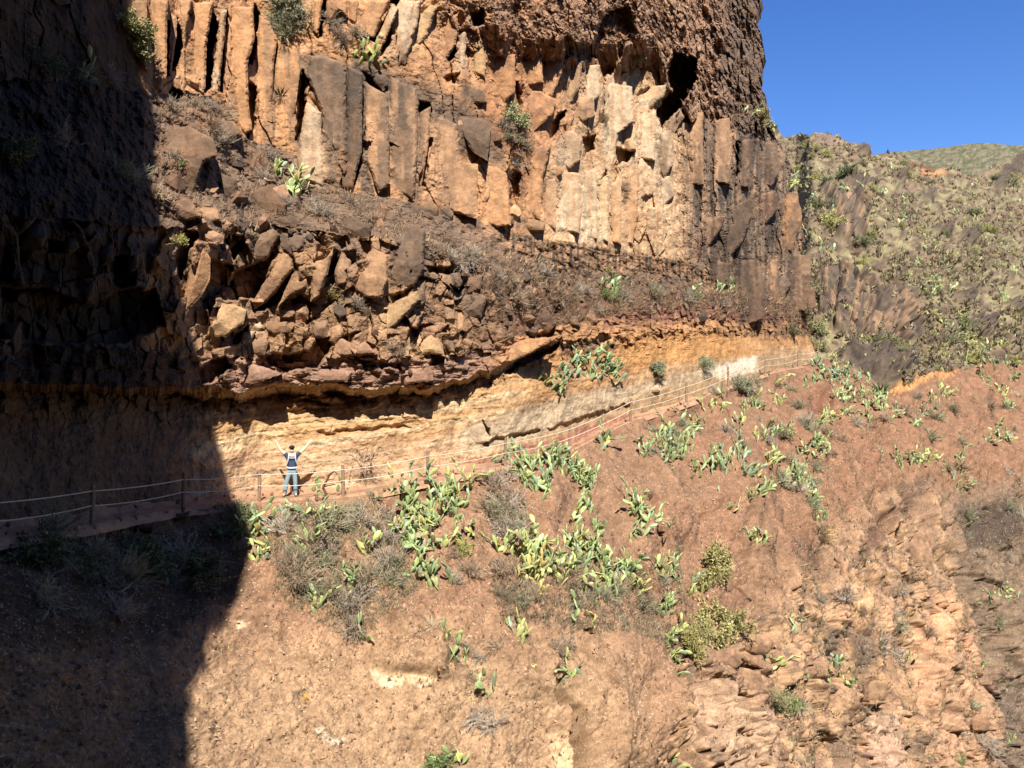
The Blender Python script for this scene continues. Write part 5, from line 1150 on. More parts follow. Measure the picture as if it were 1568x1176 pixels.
CACTI = [(386, 815, 14, .5, 'g'), (423, 806, 10, .4, 'b'), (400, 860, 9, .4, 'y'), (469, 799, 6, .25, 'g'), (499, 802, 5, .25, 'o'), (473, 850, 8, .35, 'l'), (486, 930, 5, .2, 'l'), (565, 846, 6, .3, 'y'), (536, 905, 6, .3, 'l'), (540, 880, 5, .25, 'g'),
 (622, 760, 16, .5, 'l'), (640, 785, 18, .55, 'l'), (620, 805, 14, .5, 'y'), (622, 836, 16, .45, 'l'), (638, 850, 12, .4, 'g'), (645, 879, 14, .4, 'g'), (660, 895, 7, .4, 'l'), (672, 779, 18, .5, 'l'), (668, 800, 14, .5, 'l'), (691, 752, 14, .5, 'y'), (678, 839, 8, .35, 'y'), (708, 824, 6, .25, 'g'), (650, 738, 8, .4, 'b'),
 (605, 734, 4, .2, 'g'), (715, 733, 10, .4, 'y'), (700, 765, 10, .4, 'l'), (758, 712, 6, .25, 'b'), (778, 712, 8, .3, 'b'), (795, 722, 10, .4, 'g'), (812, 722, 12, .4, 'g'), (831, 722, 14, .45, 'g'), (851, 722, 12, .4, 'l'), (814, 758, 14, .35, 'l'), (822, 770, 8, .3, 'g'), (556, 980, 3, .15, 'd'),
 (869, 714, 16, .5, 'g'), (886, 725, 16, .45, 'l'), (842, 716, 10, .4, 'l'), (899, 744, 12, .4, 'g'), (882, 735, 9, .4, 'y'), (922, 686, 7, .3, 'd'), (1022, 662, 12, .4, 'g'), (1032, 684, 16, .5, 'l'), (1008, 680, 10, .4, 'g'), (988, 698, 7, .35, 'g'), (1045, 696, 8, .4, 'l'), (1020, 710, 8, .4, 'g'), (882, 790, 5, .2, 'y'), (899, 782, 6, .25, 'l'), (884, 776, 3, .15, 'l'),
 (972, 778, 14, .35, 'l'), (978, 800, 10, .35, 'l'), (1003, 795, 6, .25, 'l'), (975, 830, 5, .2, 'g'), (770, 836, 7, .3, 'y'), (789, 848, 16, .5, 'y'), (803, 862, 12, .45, 'y'), (815, 850, 8, .3, 'l'), (809, 885, 10, .4, 'y'), (843, 882, 12, .4, 'l'), (856, 895, 10, .4, 'y'), (830, 868, 10, .4, 'l'), (800, 900, 7, .35, 'o'), (815, 908, 6, .3, 'o'),
 (879, 842, 8, .3, 'y'), (902, 842, 14, .4, 'l'), (915, 815, 5, .2, 'l'), (906, 868, 18, .5, 'l'), (886, 872, 10, .4, 'g'), (945, 888, 12, .45, 'l'), (957, 880, 12, .4, 'l'), (972, 903, 10, .4, 'y'), (935, 900, 8, .4, 'y'), (889, 907, 8, .4, 'y'), (915, 914, 8, .4, 'l'), (872, 955, 4, .2, 'l'), (785, 984, 5, .25, 'y'), (892, 976, 2, .15, 'o'),
 (1015, 870, 7, .4, 'y'), (1024, 885, 7, .35, 'g'), (1048, 896, 9, .35, 'l'), (1085, 900, 8, .35, 'y'), (1025, 932, 8, .35, 'l'), (1045, 968, 7, .3, 'y'), (1027, 985, 8, .3, 'l'), (1032, 1010, 8, .3, 'y'), (1040, 1035, 6, .3, 'l'), (1115, 708, 18, .5, 'b'), (1078, 718, 8, .4, 'l'), (1095, 722, 9, .4, 'l'), (1127, 732, 12, .45, 'b'), (1138, 768, 12, .4, 'l'), (1146, 740, 6, .3, 'y'), (1110, 785, 4, .2, 'g'), (1135, 832, 6, .3, 'l'), (1148, 838, 4, .2, 'y'),
 (1204, 662, 10, .45, 'l'), (1161, 684, 5, .3, 'y'), (1214, 722, 12, .45, 'l'), (1230, 692, 12, .4, 'g'), (1244, 690, 12, .4, 'l'), (1246, 706, 10, .4, 'l'), (1224, 722, 12, .4, 'l'), (1230, 740, 14, .4, 'l'), (1236, 758, 14, .4, 'l'), (1244, 780, 10, .35, 'l'), (1250, 800, 8, .3, 'g'), (1177, 714, 8, .45, 'y'), (1190, 700, 6, .35, 'l'),
 (1380, 705, 9, .45, 'l'), (1400, 712, 9, .45, 'y'), (1418, 706, 8, .45, 'y'), (1392, 720, 7, .4, 'l'), (1452, 722, 9, .45, 'l'), (1470, 735, 8, .45, 'y'), (1482, 750, 9, .45, 'l'), (1465, 708, 8, .45, 'l'), (1522, 675, 12, .5, 'l'), (1542, 678, 10, .5, 'y'), (1530, 655, 9, .5, 'l'), (1486, 804, 4, .25, 'l'), (1539, 900, 14, .5, 'l'), (1519, 922, 9, .4, 'l'), (1554, 926, 9, .4, 'l'), (1555, 905, 9, .4, 'y'),
 (1204, 964, 7, .25, 'l'), (1190, 1020, 8, .3, 'y'), (1276, 1020, 6, .25, 'b'), (1287, 1052, 6, .25, 'y'), (1234, 1054, 4, .25, 'l'), (1409, 1012, 6, .3, 'l'), (1508, 1026, 5, .3, 'l'), (1538, 1140, 5, .3, 'l'),
 (1254, 572, 12, .5, 'b'), (1275, 578, 14, .5, 'b'), (1290, 582, 16, .5, 'b'), (1305, 590, 14, .5, 'b'), (1322, 604, 14, .5, 'l'), (1335, 615, 12, .5, 'g'), (1330, 630, 10, .45, 'l'), (1240, 590, 9, .45, 'g'), (1262, 592, 8, .45, 'd'), (1280, 612, 8, .4, 'y'), (1300, 606, 8, .4, 'l'), (1197, 584, 5, .3, 'y'), (1191, 620, 6, .3, 'y'), (1144, 624, 6, .35, 'l'), (1098, 624, 9, .45, 'y'), (1075, 634, 9, .45, 'l'), (1052, 640, 7, .4, 'l'), (1165, 626, 7, .4, 'l'), (1130, 655, 6, .35, 'y'),
 (1273, 641, 10, .5, 'y'), (1297, 630, 8, .45, 'l'), (1255, 645, 7, .4, 'l'), (1185, 660, 8, .4, 'l'), (1446, 604, 10, .5, 'y'), (1430, 608, 8, .5, 'l'), (1419, 630, 8, .45, 'b'), (1366, 644, 7, .4, 'l'), (1348, 636, 7, .4, 'l'), (1545, 618, 10, .5, 'l'), (1512, 592, 12, .5, 'l'), (1530, 600, 10, .5, 'y'), (1500, 572, 10, .5, 'l'), (1555, 580, 10, .5, 'l'), (1540, 560, 10, .5, 'l'), (1395, 652, 6, .4, 'l'),
 (852, 1050, 9, .25, 'y'), (743, 1070, 3, .15, 'l'), (686, 980, 4, .2, 'y'), (696, 1020, 3, .2, 'l'), (1057, 1172, 4, .2, 'y'), (735, 1050, 3, .2, 'l'), (704, 1172, 4, .2, 'l'),
 (560, 94, 9, .3, 'y'), (572, 98, 6, .25, 'y'), (428, 272, 5, .2, 'y'), (444, 286, 10, .3, 'l'), (452, 292, 7, .3, 'y'), (930, 446, 10, .4, 'g'), (940, 440, 8, .35, 'g'), (862, 580, 12, .45, 'b'), (885, 560, 12, .4, 'b'), (918, 558, 14, .45, 'g'), (935, 575, 14, .45, 'g'), (900, 578, 10, .4, 'b'), (856, 602, 8, .3, 'g'), (838, 588, 6, .3, 'l'), (1118, 442, 6, .35, 'l'), (1100, 446, 6, .35, 'g'), (1068, 455, 6, .35, 'g'),
 (1214, 282, 9, .5, 'l'), (1210, 290, 7, .4, 'y'), (1150, 174, 7, .4, 'l'), (1186, 202, 8, .5, 'y'), (1176, 196, 6, .4, 'l'), (130, 122, 4, .2, 'g'), (1456, 508, 12, .6, 'l'), (1470, 520, 10, .6, 'l'), (1445, 495, 9, .6, 'y'), (1433, 448, 10, .6, 'l'), (1420, 436, 9, .6, 'y'), (1529, 462, 10, .6, 'l'), (1545, 452, 9, .6, 'l'), (1500, 545, 10, .6, 'l'), (1520, 535, 10, .6, 'y'), (1478, 545, 10, .6, 'l')]
for e in CACTI: cactus(e[0], e[1], max(2, int(e[2] * 2.9)), e[3] * .95, e[4], .37)
# upper hillside prickly pears
hr = random.Random(5)
for i in range(40):
    x = hr.uniform(1235, 1568); y = hr.uniform(270, 470)
    if x < 1400 and 400 < y < 520: continue
    cactus(x, y, 8, .8, hr.choice('lgl'), .5)

# the dead-stemmed prickly pear by the person
st_p = Vector(((500 - CX) / F * (D0(500) - 1.1), D0(500) - 1.1, ZP(500)))
trunk_cactus = link("woody_prickly_pear", None, None, st_p)
mb = MB(); pts = [Vector((.12, -.15, -.35)), Vector((.03, -.1, .05)), Vector((-.12, -.02, .32)), Vector((.02, 0, .58)), Vector((.12, 0, .78)), Vector((.26, 0, .86)), Vector((.38, 0, .78))]
for a_, b2, r0, r1 in zip(pts[:-1], pts[1:], (.06, .06, .05, .045, .035, .025), (.06, .05, .045, .035, .025, .018)): mb.prism(a_, b2, r0, r1)
mb.prism(Vector((-.1, 0, .34)), Vector((.3, 0, .42)), .03, .018); mb.prism(Vector((.0, 0, .55)), Vector((.3, .0, .62)), .02, .012)
tk = link("trunk", mb.mesh("trunk", M_TWIG), trunk_cactus); tk.color = (*[float(v) for v in C(150, 112, 84, .55)], 1)
for (x, z, ang, l, hue) in [(-.30, .72, 178, .40, 'l'), (-.24, .70, 186, .44, 'l'), (-.42, .42, 190, .30, 'y'), (-.26, .30, 180, .30, 'l'), (-.20, .10, 185, .34, 'l'), (.44, .74, 172, .34, 'l'), (.42, .44, 185, .3, 'l'), (.0, -.25, 120, .3, 'g')]:
    o = link("pad", random.choice(PADS), trunk_cactus); o.location = (x, random.uniform(-.12, .05), z)
    o.rotation_euler = (random.uniform(-.3, .3), math.radians(ang), random.uniform(-.5, .5)); o.scale = (l, l, l); o.color = (*[float(v) for v in C(*HUE[hue], .6)], 1)
tag(trunk_cactus, "bent woody-stemmed prickly pear with drooping pads on the path edge right of the person", "cactus")

# dry shrubs
GR = (158, 142, 122); BR = (152, 128, 102); ST = (186, 162, 126); GG = (140, 136, 104)
DRYS = [(555, 712, .75, BR, 4), (560, 735, .5, BR), (582, 740, .5, BR), (575, 760, .5, GG)]
pr = random.Random(3)
def scatter_dry(region, cnt, smin, smax, cols_, **kw):
    poly = Z(*region); P = np.array(poly); k = 0
    while k < cnt:
        x = pr.uniform(P[:, 0].min(), P[:, 0].max()); y = pr.uniform(P[:, 1].min(), P[:, 1].max())
        if not seg_dist(np.array([x]), np.array([y]), poly)[1][0]: continue
        c0 = pr.choice(cols_)
        dry(x, y, pr.uniform(smin, smax), c0, adj={GR: "grey twiggy", BR: "brown twiggy", ST: "straw coloured", GG: "grey-green twiggy"}[c0], **kw); k += 1
for e in DRYS: dry(e[0], e[1], e[2], e[3], e[4] if len(e) > 4 else None, adj="bare brown")
scatter_dry(('F', [(400, 830), (470, 790), (600, 770), (610, 850), (640, 900), (560, 900), (545, 985), (500, 960), (420, 910)]), 38, .45, .85, [GR, GR, BR, GG, GG])
scatter_dry(('F', [(735, 735), (800, 725), (812, 760), (800, 830), (770, 830), (745, 770)]), 14, .7, 1.1, [GR, GG, BR])
scatter_dry(('F', [(690, 850), (730, 850), (725, 900), (690, 890)]), 4, .4, .6, [BR, GR])
scatter_dry(('F', [(760, 870), (800, 900), (960, 900), (1010, 880), (1040, 960), (1000, 930), (900, 930), (780, 960), (755, 920)]), 20, .35, .65, [GR, BR, GG])
scatter_dry(('F', [(640, 920), (720, 960), (760, 990), (740, 1110), (700, 1040), (650, 980)]), 12, .3, .55, [GR, BR, ST])
scatter_dry(('F', [(780, 980), (860, 985), (850, 1030), (790, 1030)]), 6, .3, .5, [GR, BR])
scatter_dry(('F', [(980, 640), (1060, 640), (1060, 700), (1010, 720)]), 7, .5, .8, [GR, GG])
scatter_dry(('F', [(1090, 590), (1250, 580), (1250, 660), (1130, 690), (1080, 640)]), 16, .5, .9, [GR, GG, BR])
scatter_dry(('F', [(1130, 640), (1270, 650), (1280, 760), (1210, 760)]), 12, .5, .9, [GR, GG, BR])
scatter_dry(('F', [(1230, 770), (1270, 780), (1270, 830), (1240, 830)]), 4, .5, .7, [GG, BR])
scatter_dry(('F', [(1270, 560), (1360, 600), (1568, 600), (1568, 760), (1400, 740), (1280, 680)]), 26, .5, .95, [GR, GG, BR, ST])
scatter_dry(('F', [(1250, 880), (1420, 880), (1460, 1000), (1380, 1100), (1240, 1100), (1180, 1000)]), 18, .4, .8, [GR, GR, BR, GG])
scatter_dry(('F', [(1440, 780), (1568, 780), (1568, 1176), (1500, 1176)]), 18, .5, .9, [GR, GG, BR])
scatter_dry(('F', [(30, 820), (180, 815), (360, 800), (385, 850), (300, 930), (100, 960), (20, 900)]), 16, .45, .9, [GG, GG, GR])
scatter_dry(('F', [(255, 150), (330, 160), (370, 210), (300, 230), (250, 200)]), 9, .4, .75, [GR, BR])
scatter_dry(('F', [(330, 200), (440, 230), (470, 300), (560, 310), (640, 340), (600, 350), (440, 330), (360, 260)]), 9, .4, .75, [BR, GR])
scatter_dry(('F', [(740, 400), (850, 420), (1000, 440), (1110, 460), (1100, 480), (950, 475), (820, 480), (740, 440)]), 26, .4, .85, [BR, BR, GR, GG])
scatter_dry(('F', [(660, 350), (720, 380), (740, 440), (680, 430), (650, 390)]), 8, .4, .7, [BR, GR])
scatter_dry(('F', [(405, 0), (450, 0), (475, 60), (455, 85), (420, 30)]), 8, .5, .9, [GG, GR])
scatter_dry(('F', [(500, 30), (550, 45), (545, 80), (500, 70)]), 5, .4, .7, [BR, GR])
scatter_dry(('F', [(760, 170), (805, 190), (800, 240), (780, 290), (765, 230)]), 6, .4, .8, [GR, BR])
scatter_dry(('F', [(20, 100), (190, 120), (220, 200), (200, 330), (40, 300)]), 5, .4, .8, [GG, GR])
for x, y, sz in [(266, 240, .6), (245, 300, .5), (545, 465, .6), (600, 530, .5), (612, 540, .45), (429, 150, .45), (560, 480, .4), (953, 288, .5), (440, 330, .5), (500, 330, .6), (480, 315, .55), (1280, 922, .8), (1344, 985, 1.0), (1355, 1000, .8), (1395, 900, .8), (1130, 596, .8), (732, 1100, .7), (745, 1120, .6)]:
    dry(x, y, sz, GR if sz > .5 else BR, adj="pale grey bare" if sz > .5 else "small brown")
dry(1262, 815, .9, (196, 158, 98), adj="ochre dead", noun="dry bush"); dry(1270, 830, .7, (200, 160, 96), adj="ochre dead", noun="dry bush")
YG = (166, 158, 92); GN = (128, 146, 80); GY = (150, 156, 118)
for x, y, sz, c0, aj in [(1098, 868, 1.05, YG, "yellow-green bushy"), (1090, 890, .8, YG, "yellow-green bushy"), (1108, 955, 1.25, YG, "yellow-green bushy"), (1075, 968, 1.0, YG, "yellow-green bushy"), (1135, 960, .9, YG, "yellow-green bushy"), (1060, 990, .8, (160, 150, 84), "olive bushy"),
   (1204, 1090, 1.1, (140, 150, 88), "green-grey bushy"), (1180, 1075, .8, (150, 140, 96), "olive bushy"), (1001, 566, .75, GY, "round grey-green"), (1078, 560, .9, GY, "round grey-green"), (1133, 598, .85, GY, "round grey-green"), (1008, 580, .5, (150, 130, 100), "small faded"),
   (275, 255, .55, GN, "bright green"), (262, 370, .6, (176, 170, 84), "yellow-green"), (200, 50, .9, (156, 152, 92), "olive hanging"), (205, 80, .7, (156, 152, 92), "olive hanging"), (445, 40, 1.0, (150, 146, 110), "grey-green hanging"), (432, 15, .9, (150, 146, 110), "grey-green hanging"), (786, 190, 1.0, (158, 160, 108), "grey-green hanging"), (782, 215, .8, (150, 140, 106), "grey-green hanging"),
   (968, 92, .9, (150, 140, 92), "olive"), (922, 182, .55, (150, 132, 88), "olive"), (503, 455, .5, (168, 150, 80), "yellowish"), (930, 456, .8, GN, "bright green"), (1060, 452, .5, GN, "bright green"), (1165, 185, .9, (160, 150, 96), "olive"), (1190, 196, .7, (120, 130, 80), "dark green"),
   (668, 1172, .5, GN, "bright green"), (1480, 1170, .7, GN, "bright green"), (708, 845, .5, (170, 170, 84), "yellow-green"), (60, 850, 1.0, (110, 120, 80), "dark green"), (130, 870, 1.1, (110, 120, 80), "dark green"), (230, 860, 1.0, (110, 120, 80), "dark green"), (350, 810, 1.0, (120, 126, 84), "dark green"), (365, 795, .8, (120, 126, 84), "dark green"), (310, 880, .9, (110, 120, 80), "dark green"),
   (1210, 510, .9, (130, 126, 90), "olive"), (1222, 300, 1.0, (150, 144, 96), "olive"), (1232, 350, 1.0, (146, 136, 96), "olive"), (1240, 400, 1.1, (150, 144, 96), "olive"), (1244, 450, 1.2, (146, 136, 100), "olive"), (1246, 500, 1.2, (150, 150, 96), "olive"), (1252, 530, 1.2, (160, 156, 100), "olive"), (1228, 480, .9, (150, 136, 100), "faded"), (15, 240, .8, (110, 120, 80), "dark green"), (60, 100, .9, (110, 120, 80), "dark green")]:
    leafy(x, y, sz, c0, adj=aj)
hr = random.Random(9)
for i in range(110):
    x = hr.uniform(1215, 1568); y = hr.uniform(215, 560)
    if which(x, y) != 'H' or y < np.interp(x, [p[0] for p in TOPB], [p[1] for p in TOPB]) + 8: continue
    if 1255 < x < 1400 and 400 < y < 515: continue
    sz = hr.uniform(.5, 1.3)
    if hr.random() < .92: leafy(x, y, sz * 1.1, hr.choice([(176, 170, 100), (150, 150, 100), (190, 184, 104), (132, 136, 92)]), adj=hr.choice(["low olive", "rounded olive", "pale green"]))
    else: dry(x, y, sz, hr.choice([GR, ST, BR]), adj=hr.choice(["low grey", "low brown", "pale twiggy"]))
# agave-like dark rosette at the end of the path, and the small dark one by the gully
def rosette(px, py, size, col, label, n_=22):
    p, nrm = at(px, py); m = MB(); r = random.Random(int(px))
    for i in range(n_):
        an = i * 2.4; el = .25 + .9 * i / n_
        d = Vector((math.cos(an) * math.cos(el), math.sin(an) * math.cos(el), math.sin(el)))
        m.leaf(Vector((0, 0, 0)), d, Vector((0, 0, 1)).cross(d).cross(d), r.uniform(.8, 1.0), .13)
        m.leaf(Vector((0, 0, .01)), (d + Vector((0, 0, .06))).normalized(), Vector((0, 0, 1)).cross(d), r.uniform(.75, .95), .07)
    o = link("agave", m.mesh("agave", M_LEAF), None, p); o.scale = (size,) * 3; o.color = (*[float(v) for v in C(*col, .5)], 1)
    tag(o, label, "agave", "spiky rosettes")
rosette(1346, 606, 1.1, (120, 140, 96), "dark spiky rosette at the left end of the orange bank")
rosette(979, 938, .55, (110, 110, 80), "small dark spiky rosette on the smooth lower boulder")
rosette(429, 150, .5, (110, 108, 84), "spiky grey tuft growing from the orange columns")

# ---- countless low scrub: dry tufts on the ledges and slope, leaf clumps on the hillside
def tufts(name, regions, label, parent=None):
    V = []; T = []; Cc = []
    r = np.random.default_rng(11)
    for reg, cnt, smin, smax, cols_, surf, blades, wid in regions:
        poly = Z(*reg); P = np.array(poly)
        a, b, v, nn = _surf[surf]
        ins = in_poly(a, b, poly, .5) > .5
        if surf == 'H': ins &= ((np.maximum(wc, wo)[::2, ::2] < .4) & (np.random.default_rng(4).random(a.shape) < .10 + .9 * sstep(-.05, .35, nh1 * .8 + nh2 * .8)[::2, ::2])) | (np.random.default_rng(3).random(a.shape) < .04)
        pts_ = v[ins]; nr = nn[ins]
        # choose evenly over the visible area
        sel = r.integers(0, len(pts_), cnt)
        for i in sel:
            p = pts_[i]; up = nr[i] * .7 + np.array([0, 0, .7]); s_ = r.uniform(smin, smax)
            c0 = C(*cols_[r.integers(0, len(cols_))], .70) * r.uniform(.75, 1.25)
            for k in range(blades):
                d = up + r.normal(0, .55, 3); d /= np.linalg.norm(d)
                side = np.cross(d, r.normal(0, 1, 3)); side /= np.linalg.norm(side) + 1e-9
                o = p + r.normal(0, .25, 3) * s_
                L = s_ * r.uniform(.5, 1.1); W = s_ * wid * r.uniform(.6, 1.4)
                i0 = len(V); V += [o - side * W, o + side * W, o + d * L]; T.append((i0, i0 + 1, i0 + 2)); cc = c0 * r.uniform(.8, 1.2); Cc += [cc, cc, cc]
    me = mesh_np(name, np.array(V), None, np.clip(np.array(Cc), .01, .7), M_SCRUB, smooth=False, T=np.array(T))
    o = link(name, me); tag(o, label, kind="stuff"); return o
SCR = [(150, 118, 92), (170, 140, 108), (128, 100, 78), (186, 156, 116)]
tufts("dry_scrub", [(('F', [(720, 380), (880, 410), (1100, 440), (1180, 470), (1120, 490), (960, 480), (830, 500), (740, 470)]), 1300, .15, .4, SCR, 'A', 9, .05),
                    (('F', [(240, 140), (330, 150), (460, 280), (640, 320), (720, 390), (640, 380), (300, 350), (240, 300)]), 650, .10, .28, SCR, 'A', 9, .05),
                    (('F', [(700, 0), (1160, 0), (1165, 200), (1060, 200), (980, 90), (800, 90)]), 1300, .12, .3, [(150, 108, 80), (176, 130, 94), (122, 96, 76)], 'A', 8, .06),
                    (('F', [(1040, 240), (1240, 330), (1245, 520), (1120, 450)]), 700, .15, .4, SCR, 'A', 9, .05)], "dry brown scrub on the cliff ledges")
tufts("dry_grass", [(('F', [(390, 790), (1240, 580), (1568, 600), (1568, 1176), (280, 1176)]), 5200, .06, .2, [(190, 156, 116), (168, 126, 94), (206, 176, 130), (150, 120, 90)], 'B', 6, .05),
                    (('F', [(1240, 600), (1568, 560), (1568, 1176), (1180, 1176)]), 2600, .15, .4, [(158, 138, 108), (138, 122, 92), (176, 156, 112), (150, 150, 100)], 'B', 8, .05),
                    (('F', [(400, 830), (470, 790), (600, 770), (640, 900), (545, 985), (420, 910)]), 1500, .12, .3, [(158, 146, 118), (140, 128, 100), (170, 160, 112)], 'B', 8, .05),
                    (('F', [(750, 860), (1040, 870), (1060, 1000), (760, 960)]), 2000, .12, .3, [(158, 140, 112), (140, 124, 96)], 'B', 8, .05)], "dry grass and litter on the slope")
tufts("hillside_scrub", [(('F', [(1180, 200), (1568, 240), (1568, 600), (1300, 600), (1240, 500), (1230, 300)]), 6000, .12, .5, [(170, 164, 108), (158, 144, 114), (178, 178, 108), (146, 124, 100), (156, 140, 116), (126, 110, 90), (142, 122, 100), (140, 120, 98)], 'H', 12, .17)], "low grey and yellow-green scrub covering the hillside")

label_plants()
def gravel(cnt, reg, smin, smax, cols_):
    r = np.random.default_rng(23); a, b, v, nn = _surf['B']
    ins = in_poly(a, b, Z(*reg), .5) > .5; pts_ = v[ins]; nr = nn[ins]
    sel = r.integers(0, len(pts_), cnt); p = pts_[sel] + r.normal(0, .03, (cnt, 3)); s_ = smin + (smax - smin) * r.random(cnt) ** 2.5
    base_ = np.array([[1, 0, -.4], [-.5, .87, -.4], [-.5, -.87, -.4], [0, 0, 1.0]])
    V = np.zeros((cnt, 4, 3))
    for k in range(4): V[:, k] = p + (base_[k] + r.normal(0, .25, (cnt, 3))) * s_[:, None]
    i = np.arange(cnt)[:, None] * 4
    T = np.concatenate([i + np.array([[0, 1, 3]]), i + np.array([[1, 2, 3]]), i + np.array([[2, 0, 3]]), i + np.array([[0, 2, 1]])])
    cc = np.array([C(*c) for c in cols_])[r.integers(0, len(cols_), cnt)] * r.uniform(.75, 1.3, (cnt, 1))
    o = link("gravel", mesh_np("gravel", V.reshape(-1, 3), None, np.repeat(cc, 4, 0), M_SCRUB, smooth=False, T=T))
    tag(o, "loose gravel and chips strewn over the slope", kind="stuff")
gravel(16000, ('F', [(-20, 840), (390, 775), (1240, 565), (1568, 600), (1568, 1176), (-20, 1176)]), .012, .065, [(196, 156, 118), (176, 132, 98), (212, 176, 136), (150, 112, 86), (130, 102, 80)])

# ------------------------------------------------------------------ the rope fence
M_POST = plain_mat("weathered_post", C(176, 140, 110, .55), .9, .1, 14, .3)
M_ROPE = plain_mat("pale_rope", C(226, 208, 180, .7), .9, .1, 60, .25)
fence = link("rope_fence", None, None, Vector(((450 - CX) / F * D0(450), D0(450) - PWID, ZP(450))))
tag(fence, "two-rope fence on leaning wooden posts along the path edge", "fence")
FI = fence.location.copy()
FP = [(-75, 0), (140, 0), (280, 0), (397, 0), (526, 0), (654, 0), (773, 0), (873, 0), (965, 0), (1051, 0), (1115, 0), (1172, 0), (1222, 0), (1252, 0)]
tops = []
for i, (x, _) in enumerate(FP):
    d = D0(x) - PWID + .12; b = Vector(((x - CX) / F * d, d, ZP(x) - .25)); r = random.Random(i)
    h = 1.08 + r.uniform(-.04, .04)
    t = b + Vector((r.uniform(-.03, .05), r.uniform(-.03, .03), h + .25))
    bm = bmesh.new(); rings = []
    for kk in range(7):
        f = kk / 6; c = b.lerp(t, f); rad = .062 * (1 - .12 * f) * r.uniform(.94, 1.06)
        rings.append([bm.verts.new(c - FI + Vector((math.cos(a) * rad, math.sin(a) * rad, 0))) for a in [2 * math.pi * q / 9 for q in range(9)]])
    topc = bm.verts.new(t - FI + Vector((0, 0, .015)))
    for a_, c2 in zip(rings[:-1], rings[1:]):
        for q in range(9): bm.faces.new((a_[q], a_[(q + 1) % 9], c2[(q + 1) % 9], c2[q]))
    for q in range(9): bm.faces.new((rings[-1][q], rings[-1][(q + 1) % 9], topc))
    me = bpy.data.meshes.new("post"); bm.to_mesh(me); bm.free(); me.materials.append(M_POST)
    link("post", me, fence)
    tops.append((b, t))
def rope(a, b, sag):
    bm = bmesh.new(); prev = None; N = 14
    for i in range(N + 1):
        f = i / N; p = a.lerp(b, f) - Vector((0, 0, sag * 4 * f * (1 - f)))
        d = (b - a).normalized(); u = d.cross(Vector((0, 0, 1))).normalized(); w = u.cross(d)
        ring = [bm.verts.new(p - FI + (u * math.cos(x) + w * math.sin(x)) * .015) for x in [math.pi * q / 3 for q in range(6)]]
        if prev:
            for q in range(6): bm.faces.new((prev[q], prev[(q + 1) % 6], ring[(q + 1) % 6], ring[q]))
        prev = ring
    me = bpy.data.meshes.new("rope"); bm.to_mesh(me); bm.free(); me.materials.append(M_ROPE)
    link("rope", me, fence)
for (b0, t0), (b1, t1) in zip(tops[:-1], tops[1:]):
    for h, sg in ((.90, .05), (.52, .07)):
        off = Vector((0, -.07, 0))
        rope(b0.lerp(t0, (h + .25) / (t0.z - b0.z) * 1.0) + off, b1.lerp(t1, (h + .25) / (t1.z - b1.z)) + off, sg * random.uniform(.8, 1.3))

# ------------------------------------------------------------------ the person, arms raised, facing the viewer
PPX = 447.0
pd_ = D0(PPX) - .70
PB = Vector(((PPX - CX) / F * pd_, pd_, ZP(PPX) + .02))
ROTZ = math.atan2(PB.x, -PB.y) * 1.0
face_dir = Vector((-PB.x, -PB.y, 0)).normalized()
def skin_mesh(name, joints, edges, root, mat, sub=2):
    """joints: name -> ((x, y, z), (rx, ry)); one continuous skinned surface"""
    me = bpy.data.meshes.new(name); keys = list(joints)
    me.from_pydata([joints[k][0] for k in keys], [(keys.index(a), keys.index(b)) for a, b in edges], [])
    o = bpy.data.objects.new(name, me); COL.objects.link(o)
    sk = o.modifiers.new("Skin", 'SKIN'); sk.branch_smoothing = .4
    if not me.skin_vertices: 
        raise RuntimeError("no skin layer")
    for i, k in enumerate(keys):
        rr = joints[k][1]; me.skin_vertices[0].data[i].radius = rr if isinstance(rr, tuple) else (rr, rr)
        me.skin_vertices[0].data[i].use_root = (k == root)
    ss = o.modifiers.new("Sub", 'SUBSURF'); ss.levels = sub; ss.render_levels = sub
    dg = bpy.context.evaluated_depsgraph_get(); ev = o.evaluated_get(dg)
    m2 = bpy.data.meshes.new_from_object(ev); m2.name = name
    bpy.data.objects.remove(o); bpy.data.meshes.remove(me)
    m2.materials.clear(); m2.materials.append(mat)
    m2.polygons.foreach_set("use_smooth", np.ones(len(m2.polygons), bool))
    return m2
M_SKIN = plain_mat("skin", C(240, 200, 170, .80), .55, .35, 12, .06)
M_SHIRT = plain_mat("navy_shirt", C(72, 84, 112, .6), .9, .1, 25, .2)
M_JEAN = plain_mat("light_denim", C(140, 172, 184, .62), .9, .1, 25, .15)
M_BLACK = plain_mat("black_cloth", C(40, 36, 34, .6), .7, .2, 20, .1)
M_STRAP = plain_mat("pale_strap", C(214, 224, 236, .75), .8, .15, 20, .08)
M_SHOE = plain_mat("grey_shoe", C(120, 124, 112, .6), .8, .2, 20, .15)
J = {'pel': ((0, 0, .95), (.13, .09)), 'spn': ((0, .01, 1.15), (.115, .085)), 'chs': ((0, .01, 1.36), (.15, .10)), 'nk': ((0, .005, 1.49), .052), 'hd0': ((0, -.022, 1.565), (.082, .095)), 'hd1': ((0, -.005, 1.645), (.10, .118)), 'hd2': ((0, .005, 1.725), (.078, .09)),
     'nose': ((0, -.118, 1.60), .012)}
E = [('pel', 'spn'), ('spn', 'chs'), ('chs', 'nk'), ('nk', 'hd0'), ('hd0', 'hd1'), ('hd1', 'hd2'), ('hd0', 'nose')]
